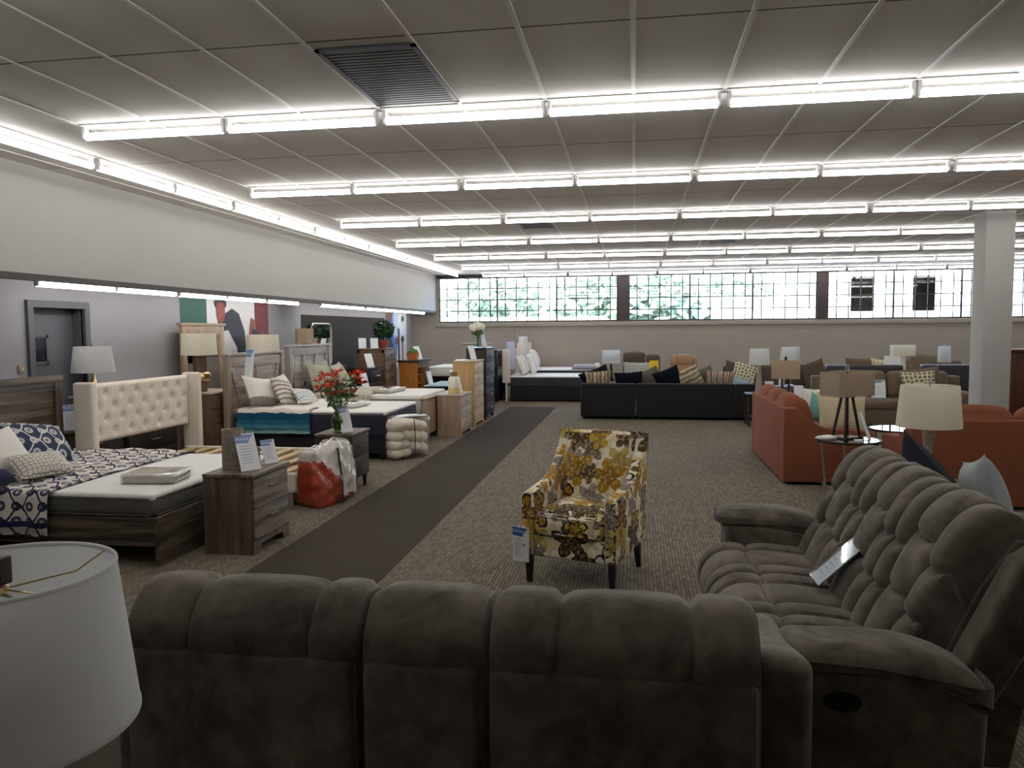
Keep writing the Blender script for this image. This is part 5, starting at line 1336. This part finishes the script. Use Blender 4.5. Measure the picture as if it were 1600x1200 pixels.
# ------------------------------------------------------------------ sofa hidden behind the recliner, with cushions
t = thing('daybed', 'backless charcoal daybed behind the plush recliner, pillows on it', 'daybed', (2.12, 4.7, 0), 90)
MB().soft(0, 0, .21, 2.3, .86, .34, .04, 3).build('base', 'charcoal', t); MB().soft(0, 0, .40, 2.28, .85, .12, .04, 6, (0, 0, .02)).build('seat_cushion', 'charcoal', t)
for sx in (-1.05, 1.05):
    for sy in (-.36, .36): MB().box(sx - .03, sx + .03, sy - .03, sy + .03, 0, .06).build('leg', 'black', t)
pillow('dark navy pillow with raised corner behind the plush recliner, left one', 'navy_dark', (1.79, 4.92, .73), .86, .52, .2, -12, 90, -18)
pillow('silver grey pillow with raised corner behind the plush recliner', 'grey_pillow', (2.0, 4.72, .71), .58, .58, .22, -12, 82, 14)
pillow('dark navy pillow at the right edge behind the plush recliner', 'navy_dark', (2.40, 4.85, .72), .6, .54, .2, -14, 74, 6)

# ------------------------------------------------------------------ plush reclining sofa (right)
t = thing('reclining_sofa', 'grey-brown plush reclining sofa with tufted back on the right', 'sofa', (.95, 3.735, 0), -90)
for k in range(3):
    xa = -.86 + k * .5733; xb = xa + .5733; ya = -.86 + k * .545; yb = ya + .545
    b = MB(); tuft(b, xa + .004, xb - .004, [(-.47, .07), (-.52, .22), (-.54, .36), (-.46, .455), (-.3, .475), (.02, .445), (.14, .43)], [.27, .52, .27], [[0, .56, 1], [0, .54, 1], [0, .56, 1]], .04, 9); b.build('seat', 'velvet', t)
    MB().soft((xa + xb) / 2, -.14, .24, .55, .62, .34, .04, 3).build('seat_core', 'velvet', t)
    b = MB(); tuft(b, ya + .004, yb - .004, [(.02, .43), (.09, .6), (.17, .78), (.25, .95), (.33, 1.035), (.41, 1.045), (.475, .99), (.49, .85), (.46, .55), (.42, .2)], [.29, .5, .29], [[0, .15, .28, .50, 1], [0, .175, .33, .52, 1], [0, .15, .28, .50, 1]], .056, 15, True, .03, .68); b.build('back_cushion', 'velvet', t)
# solid shell behind the cushions
b = MB(); b.prism([(.12, .12), (.42, .12), (.50, .55), (.53, .90), (.47, .99), (.40, .99), (.28, .80), (.17, .55)], -.86, .775, 'yz', .02); b.build('back_shell', 'velvet', t)
for sg in (-1, 1):
    MB().prism([(-.42, .05), (.18, .05), (.20, .48), (.06, .56), (-.2, .60), (-.42, .60)], sg * .855, sg * 1.112, 'yz', .03).build('arm_side', 'velvet', t)
    def pad(w_, p):
        g_ = (w_.y + .34) / .68; f = max(0, (g_ - .45) / .55)
        z = w_.z - .11 * f ** 2.4 if w_.z > 0 else w_.z + .04 * (1 - g_) - .035 * f
        return (w_.x, w_.y, z)
    MB().soft(sg * .985, -.12, .60, .272, .68, .15, .072, 8, (.0, .012, .012), None, pad).build('arm_pad', 'velvet', t)
    b = MB(); b.prism(ell2(-.26, .50, .062, .034), sg * 1.108, sg * 1.116, 'yz'); b.prism(ell2(-.26, .50, .05, .024), sg * 1.114, sg * 1.119, 'yz')
    b.build('recline_handle', 'black_matte', t)
    MB().prism([(.17, .52), (.30, .42), (.55, .90), (.53, .985), (.46, 1.0), (.36, .93)], *((.785, .915) if sg > 0 else (-.93, -.865)), 'yz', .03).build('back_wing', 'velvet', t)
for sx in (-.95, .95):
    for sy in (-.36, .22): MB().box(sx - .03, sx + .03, sy - .03, sy + .03, 0, .055).build('leg', 'black', t)
t = thing('price_card', 'large tilted white card lying on the plush reclining sofa seat', 'price card', (.86, 3.80, .535), -90, 'price cards')
Mt = Matrix.Rotation(R(-46), 4, 'X')
b = MB(); b.box(-.075, .075, -.002, .002, .0, .32, 0, Mt); b.mi = 1
for k in range(6): b.poly([Mt @ Vector(p) for p in ((-.05, -.0035, .2 - k * .03), (-.02 + .05 * rnd.random(), -.0035, .2 - k * .03), (-.02, -.0035, .206 - k * .03), (-.05, -.0035, .206 - k * .03))])
b.build('card_sheet', ['card', 'card_ink'], t)
b = MB(); b.box(-.08, .08, -.009, -.006, -.003, .325, 0, Mt); b.box(-.08, .08, .003, .006, -.003, .325, 0, Mt); b.build('acrylic_holder', 'acrylic', t)

# ------------------------------------------------------------------ plush console loveseat (foreground, seen from behind)
t = thing('console_loveseat', 'dark plush console loveseat in the foreground seen from behind', 'sofa', (-.585, 2.47, 0), 180)
def lback(xa, xb, cols, top, name):
    b = MB(); n = len(cols)
    tuft(b, xa, xb, [(.02, .44), (.1, .62), (.17, .8), (.22, .94), (.29, top - .035), (.37, top - .035), (.435, top - .10), (.452, top - .17), (.456, .6), (.44, .12)], cols, [[0, .16, .32, .565, 1]] * n, .03, 9, True)
    b.build(name, 'velvet', t)
    MB().prism([(.1, .12), (.43, .12), (.445, .6), (.44, top - .2), (.36, top - .06), (.28, top - .08), (.14, .6)], xa + .004, xb - .004, 'yz', .02).build('back_shell', 'velvet', t)
    MB().soft((xa + xb) / 2, .452, (top - .18 + .12) / 2, xb - xa - .012, .05, top - .18 - .12, .022, 6, (0, .012, 0)).build('back_panel', 'velvet', t)
X = lambda xw: -.585 - xw
lback(X(.33), X(-.395), [.24, .5, .26], 1.0, 'back_cushion')
lback(X(-.415), X(-.76), [1], 1.0, 'console_back')
lback(X(-.78), X(-1.5), [.2, .52, .28], 1.0, 'back_cushion')
for (xa, xb) in ((.33, -.395), (-.78, -1.5)):
    b = MB(); tuft(b, X(xa), X(xb), [(-.38, .07), (-.43, .22), (-.44, .36), (-.37, .455), (-.2, .475), (.08, .445)], [.25, .5, .25], [[0, .56, 1]] * 3, .05, 8); b.build('seat', 'velvet', t)
    MB().soft((X(xa) + X(xb)) / 2, -.05, .24, .7, .56, .34, .04, 3).build('seat_core', 'velvet', t)
b = MB(); b.soft(X(-.5875), -.1, .33, .34, .62, .56, .03, 3); b.build('console_box', 'velvet', t)
for dx in (-.08, .08): MB().lathe([(.042, 0), (.05, 0), (.05, .012), (.042, .012)], n=24, closed=True).build('cup_holder', 'metal', t, loc=(X(-.5875) + dx, -.25, .605))
for xc in (.415, -1.585):
    MB().soft(X(xc), .0, .39, .17, .62, .70, .05, 6, (0, .01, .0), None, lambda w_, p: (w_.x, w_.y, w_.z + (.085 * min(1, max(0, (w_.y + .1) / .35)) if w_.z > 0 else 0))).build('arm', 'velvet', t)
for xc in (.3, -1.45):
    for y in (-.3, .35): MB().box(X(xc) - .03, X(xc) + .03, y - .03, y + .03, 0, .13).build('leg', 'black', t)

# ------------------------------------------------------------------ floral armchair
t = thing('floral_armchair', 'gold and grey floral print armchair with dark legs, mid floor', 'armchair', (-.345, 5.40, 0), -16)
prof = [(-.35, .20), (.33, .20), (.40, .60), (.44, .985), (.36, 1.0)]
for k in range(1, 11):
    f = k / 10; prof.append((.36 - .06 * f - .16 * f ** 2, 1.0 - .29 * f ** .8))
prof += [(.0, .668), (-.20, .645), (-.345, .63), (-.365, .60)]
for sg in (-1, 1): MB().prism(prof, sg * .345, sg * .255, 'yz', .02).build('arm', 'floral', t)
Mt = Matrix.Translation((0, .20, .44)) @ Matrix.Rotation(R(-16), 4, 'X')
MB().soft(0, 0, .285, .515, .13, .58, .05, 8, (0, .035, .0), Mt).build('backrest', 'floral', t)
MB().prism([(.33, .20), (.40, .60), (.44, .985), (.36, 1.0), (.24, .66), (.2, .2)], -.26, .26, 'yz', .012).build('back_shell', 'floral', t)
MB().soft(0, -.06, .27, .53, .57, .15, .02, 4).build('base', 'floral', t)
cb = MB().soft(0, -.085, .43, .505, .58, .17, .06, 8, (0, .02, .035)).build('seat_cushion', 'floral', t)
b = MB()
for zz in (.375, .485): b.tube([(-.21, -.372, zz), (0, -.392, zz), (.21, -.372, zz)], .006, 6)
b.build('piping', 'floral', cb)
for sx in (-1, 1):
    for sy, (y0, y1) in ((-1, (-.31, -.31)), (1, (.27, .33))):
        b = MB(); x = sx * .30
        b.prism([(x - .026, y0 - .026), (x + .026, y0 - .026), (x + .026, y0 + .026), (x - .026, y0 + .026)], 0, .21, 'xy')
        for v in b.bm.verts:
            if v.co.z < .01: v.co.x = x + (v.co.x - x) * .62; v.co.y = y1 + (v.co.y - y0) * .62
        b.build('leg', 'black', t)
t = thing('price_tag', 'white hang tag with blue banner on the floral armchair corner', 'price tag', (-.765, 5.075, .175), -20, 'price cards')
b = MB(); w, h = .125, .24; b.box(-w / 2, w / 2, -.0015, .0015, 0, h); b.mi = 1
b.poly([(-w / 2, -.003, h * .74), (w * .12, -.003, h * .71), (w * .2, -.003, h * .82), (w * .42, -.003, h * .96), (-w / 2, -.003, h * .985)])
text_mesh(b, 'Ashley', .036, Matrix.Translation((-w * .16, -.005, h * .83)) @ Matrix.Rotation(R(90), 4, 'X'), 0)
b.mi = 2
for k in range(8): z = h * (.62 - k * .065); b.poly([(-w * .38, -.003, z), (w * (.0 + .3 * rnd.random()), -.003, z), (w * .0, -.003, z + .004), (-w * .38, -.003, z + .004)])
b.mi = 3; b.poly([(w * .12, -.003, h * .46), (w * .3, -.003, h * .46), (w * .3, -.003, h * .5), (w * .12, -.003, h * .5)])
b.build('tag_sheet', ['card', 'card_blue', 'card_ink', 'strap'], t)
MB().tube([(0, -.001, h), (.01, .0, h + .05), (.03, .012, h + .09)], .0015, 5).build('string', 'card_ink', t)

# ------------------------------------------------------------------ foreground lamp
end_table('dark side table under the foreground lamp, behind the loveseat', (-1.136, 1.24, 0), .27, .60, 'w_dark')
t = thing('table_lamp', 'large white drum shade lamp in the left foreground, open top', 'table lamp', (-1.136, 1.194, .60), 0, 'table lamps')
b = MB(); b.lathe([(0, 0), (.09, 0), (.09, .02), (.03, .04), (.028, .1), (.075, .2), (.085, .3), (.04, .42), (.016, .46), (.014, .56), (0, .56)], n=32); b.build('lamp_base', 'stone', t)
b = MB(); b.lathe([(.2215, .433), (.1905, .717), (.1905, .72), (.187, .72), (.187, .717), (.218, .433)], n=72, closed=True); b.build('lamp_shade', 'shade_white', t)
for r0, z in ((.1893, .72), (.2198, .433)): MB().lathe([(r0 - .003, z - .004), (r0 + .0025, z - .004), (r0 + .0025, z + .003), (r0 - .003, z + .003)], n=72, closed=True).build('shade_trim', 'shade_white', t)
b = MB()
for a in (R(-8), R(62), R(182), R(242)):
    b.tube([(.01 * math.cos(a), .01 * math.sin(a), .688), (.13 * math.cos(a), .13 * math.sin(a), .688), (.187 * math.cos(a), .187 * math.sin(a), .716)], .0018, 8)
b.cyl((0, 0, .682), (0, 0, .694), .014, n=16); b.build('spider', 'brass', t)
b = MB()
for sg in (-1, 1): b.tube([(0, 0, .68), (sg * .03, 0, .672), (sg * .045, 0, .63), (sg * .045, 0, .54), (sg * .02, 0, .48)], .003, 8)
b.build('harp', 'metal', t)
MB().soft(0, 0, .723, .03, .03, .052, .004, 2).build('finial', 'dark_metal', t)

# ------------------------------------------------------------------ outside the windows
st('ground_outside', MB().box(-40, 60, YB + .3, 90, -.3, -.2), 'asphalt')
st('wall_garden', MB().box(-4.2, -.4, 26.0, 26.25, -.2, 2.08), 'brick')
t = thing('storefront', 'white stuccoed building across the street with dark openings', 'building', (14.0, 44.0, -.2), 0)
b = MB(); b.box(-4.6, 16, -1, -.6, 4.65, 6.5); b.box(-4.6, 16, -1, -.6, 0, 2.8); b.box(-4.6, -2.75, -1, -.6, 2.8, 4.65); b.box(-1.5, .31, -1, -.6, 2.8, 4.65); b.box(1.54, 16, -1, -.6, 2.8, 4.65); b.box(-4.6, -4.2, -.6, 6, 0, 6.5); b.box(15.6, 16, -.6, 6, 0, 6.5); b.box(-4.6, 16, 6, 6.4, 0, 6.5)
b.build('wall', 'stucco', t); MB().box(-4.8, 16.2, -1.2, 6.6, 6.5, 6.8).build('roof', 'stucco', t); MB().box(-4.1, 15.5, 5.0, 5.2, 0, 6.4).build('inner_wall', 'dark_store', t)
for (xa, xb, h, lab) in ((-9.0, -.9, 2.35, 'low white building across the street, left window group'), (2.2, 8.1, 3.1, 'low white building across the street, middle window group')):
    t = thing('low_building', lab, 'building', ((xa + xb) / 2, 33.5, -.2), 0)
    hw = (xb - xa) / 2; MB().box(-hw, hw, -1.5, 2, 0, h).build('wall', 'stucco', t); MB().box(-hw - .2, hw + .2, -1.7, 2.2, h, h + .15).build('roof', 'stucco', t)
t = thing('parked_van', 'blue-grey van parked across the street', 'vehicle', (10.9, 30.0, -.2), 0)
MB().soft(0, 0, 1.25, 4.4, 1.8, 1.9, .25, 4).build('body', 'car_paint', t); MB().soft(-.1, -.1, 1.75, 3.6, 1.72, .55, .1, 3).build('windows', 'car_glass', t)
for x in (-1.4, 1.4): MB().cyl((x, -.92, .34), (x, .92, .34), .34, n=24).build('wheel', 'black', t)
spots = [(-10.8, 28.5, 4.0, 2.3), (-8.0, 44, 5.0, 3.4), (-1.6, 41, 5.6, 3.0), (.9, 29.0, 3.8, 2.1), (5.6, 47, 5.0, 3.4), (6.0, 66, 7.0, 4.5), (20, 68, 9.0, 5.5), (34, 62, 9.0, 5.5), (-24, 52, 7, 4.5)]
tl = ['wide pale green tree far left outside the windows', 'tall green tree behind the low brick wall', 'sunlit tree beyond the left window group', 'leafy tree seen through the middle window', 'broad tree at the middle window, right part', 'tree rising behind the white building, left', 'tree rising behind the white building, centre', 'tree rising behind the white building, right', 'distant tree at the far left outside']
for k, (x, y, h, r_) in enumerate(spots):
    t = thing('tree', tl[k], 'tree', (x, y, -.2), 0, 'trees outside the windows')
    MB().cyl((0, 0, 0), (0, 0, h * .7), .22, .12, 10).build('trunk', 'trunk', t)
    b = MB(); leafblob(b, (0, 0, h * .78), r_ * .8, 520, .30, .75, 60 + k, .6); leafblob(b, (r_ * .3, 0, h * .6), r_ * .6, 240, .28, .8, 90 + k, .6); leafblob(b, (-r_ * .35, -.3, h * .62), r_ * .6, 240, .28, .8, 120 + k, .6); b.build('crown', 'tree', t)

# ------------------------------------------------------------------ light from outside, camera, view
w = bpy.data.worlds.new('daylight'); SC.world = w; w.use_nodes = True; nt = w.node_tree; nt.nodes.clear()
sky = nt.nodes.new('ShaderNodeTexSky'); sky.sky_type = 'NISHITA'; sky.sun_disc = False; sky.sun_elevation = R(50); sky.sun_rotation = R(200)
bg = nt.nodes.new('ShaderNodeBackground'); bg.inputs[1].default_value = SKY
ou = nt.nodes.new('ShaderNodeOutputWorld'); nt.links.new(sky.outputs[0], bg.inputs[0]); nt.links.new(bg.outputs[0], ou.inputs[0])
sl = bpy.data.lights.new('sun', 'SUN'); sl.energy = SUN; sl.angle = R(.5); sl.color = (1, .96, .9)
so = bpy.data.objects.new('sun', sl); COL.objects.link(so); so.rotation_euler = (R(42), 0, R(-20))
cam = bpy.data.cameras.new('camera'); cam.sensor_width = 36; cam.lens = 1195.556 / 1600 * 36; cam.clip_start = .05; cam.clip_end = 400
co = bpy.data.objects.new('camera', cam); COL.objects.link(co)
yaw, pit, rol = 0.1596, 0.0702, -0.0077
f = Vector((-math.sin(yaw) * math.cos(pit), math.cos(yaw) * math.cos(pit), -math.sin(pit))); r0 = Vector((math.cos(yaw), math.sin(yaw), 0)); u0 = r0.cross(f)
r1 = r0 * math.cos(rol) + u0 * math.sin(rol); u1 = u0 * math.cos(rol) - r0 * math.sin(rol)
co.matrix_world = Matrix(((r1.x, u1.x, -f.x, 0), (r1.y, u1.y, -f.y, 0), (r1.z, u1.z, -f.z, 1.75), (0, 0, 0, 1)))
SC.camera = co
vs = SC.view_settings; vs.view_transform = 'Standard'; vs.look = 'None'; vs.gamma = 1; vs.use_curve_mapping = False; vs.exposure = EXPO
SC.cycles.max_bounces = 8; SC.cycles.diffuse_bounces = 4; SC.cycles.transparent_max_bounces = 16; SC.cycles.sample_clamp_indirect = 6.0
SC.cycles.use_denoising = True
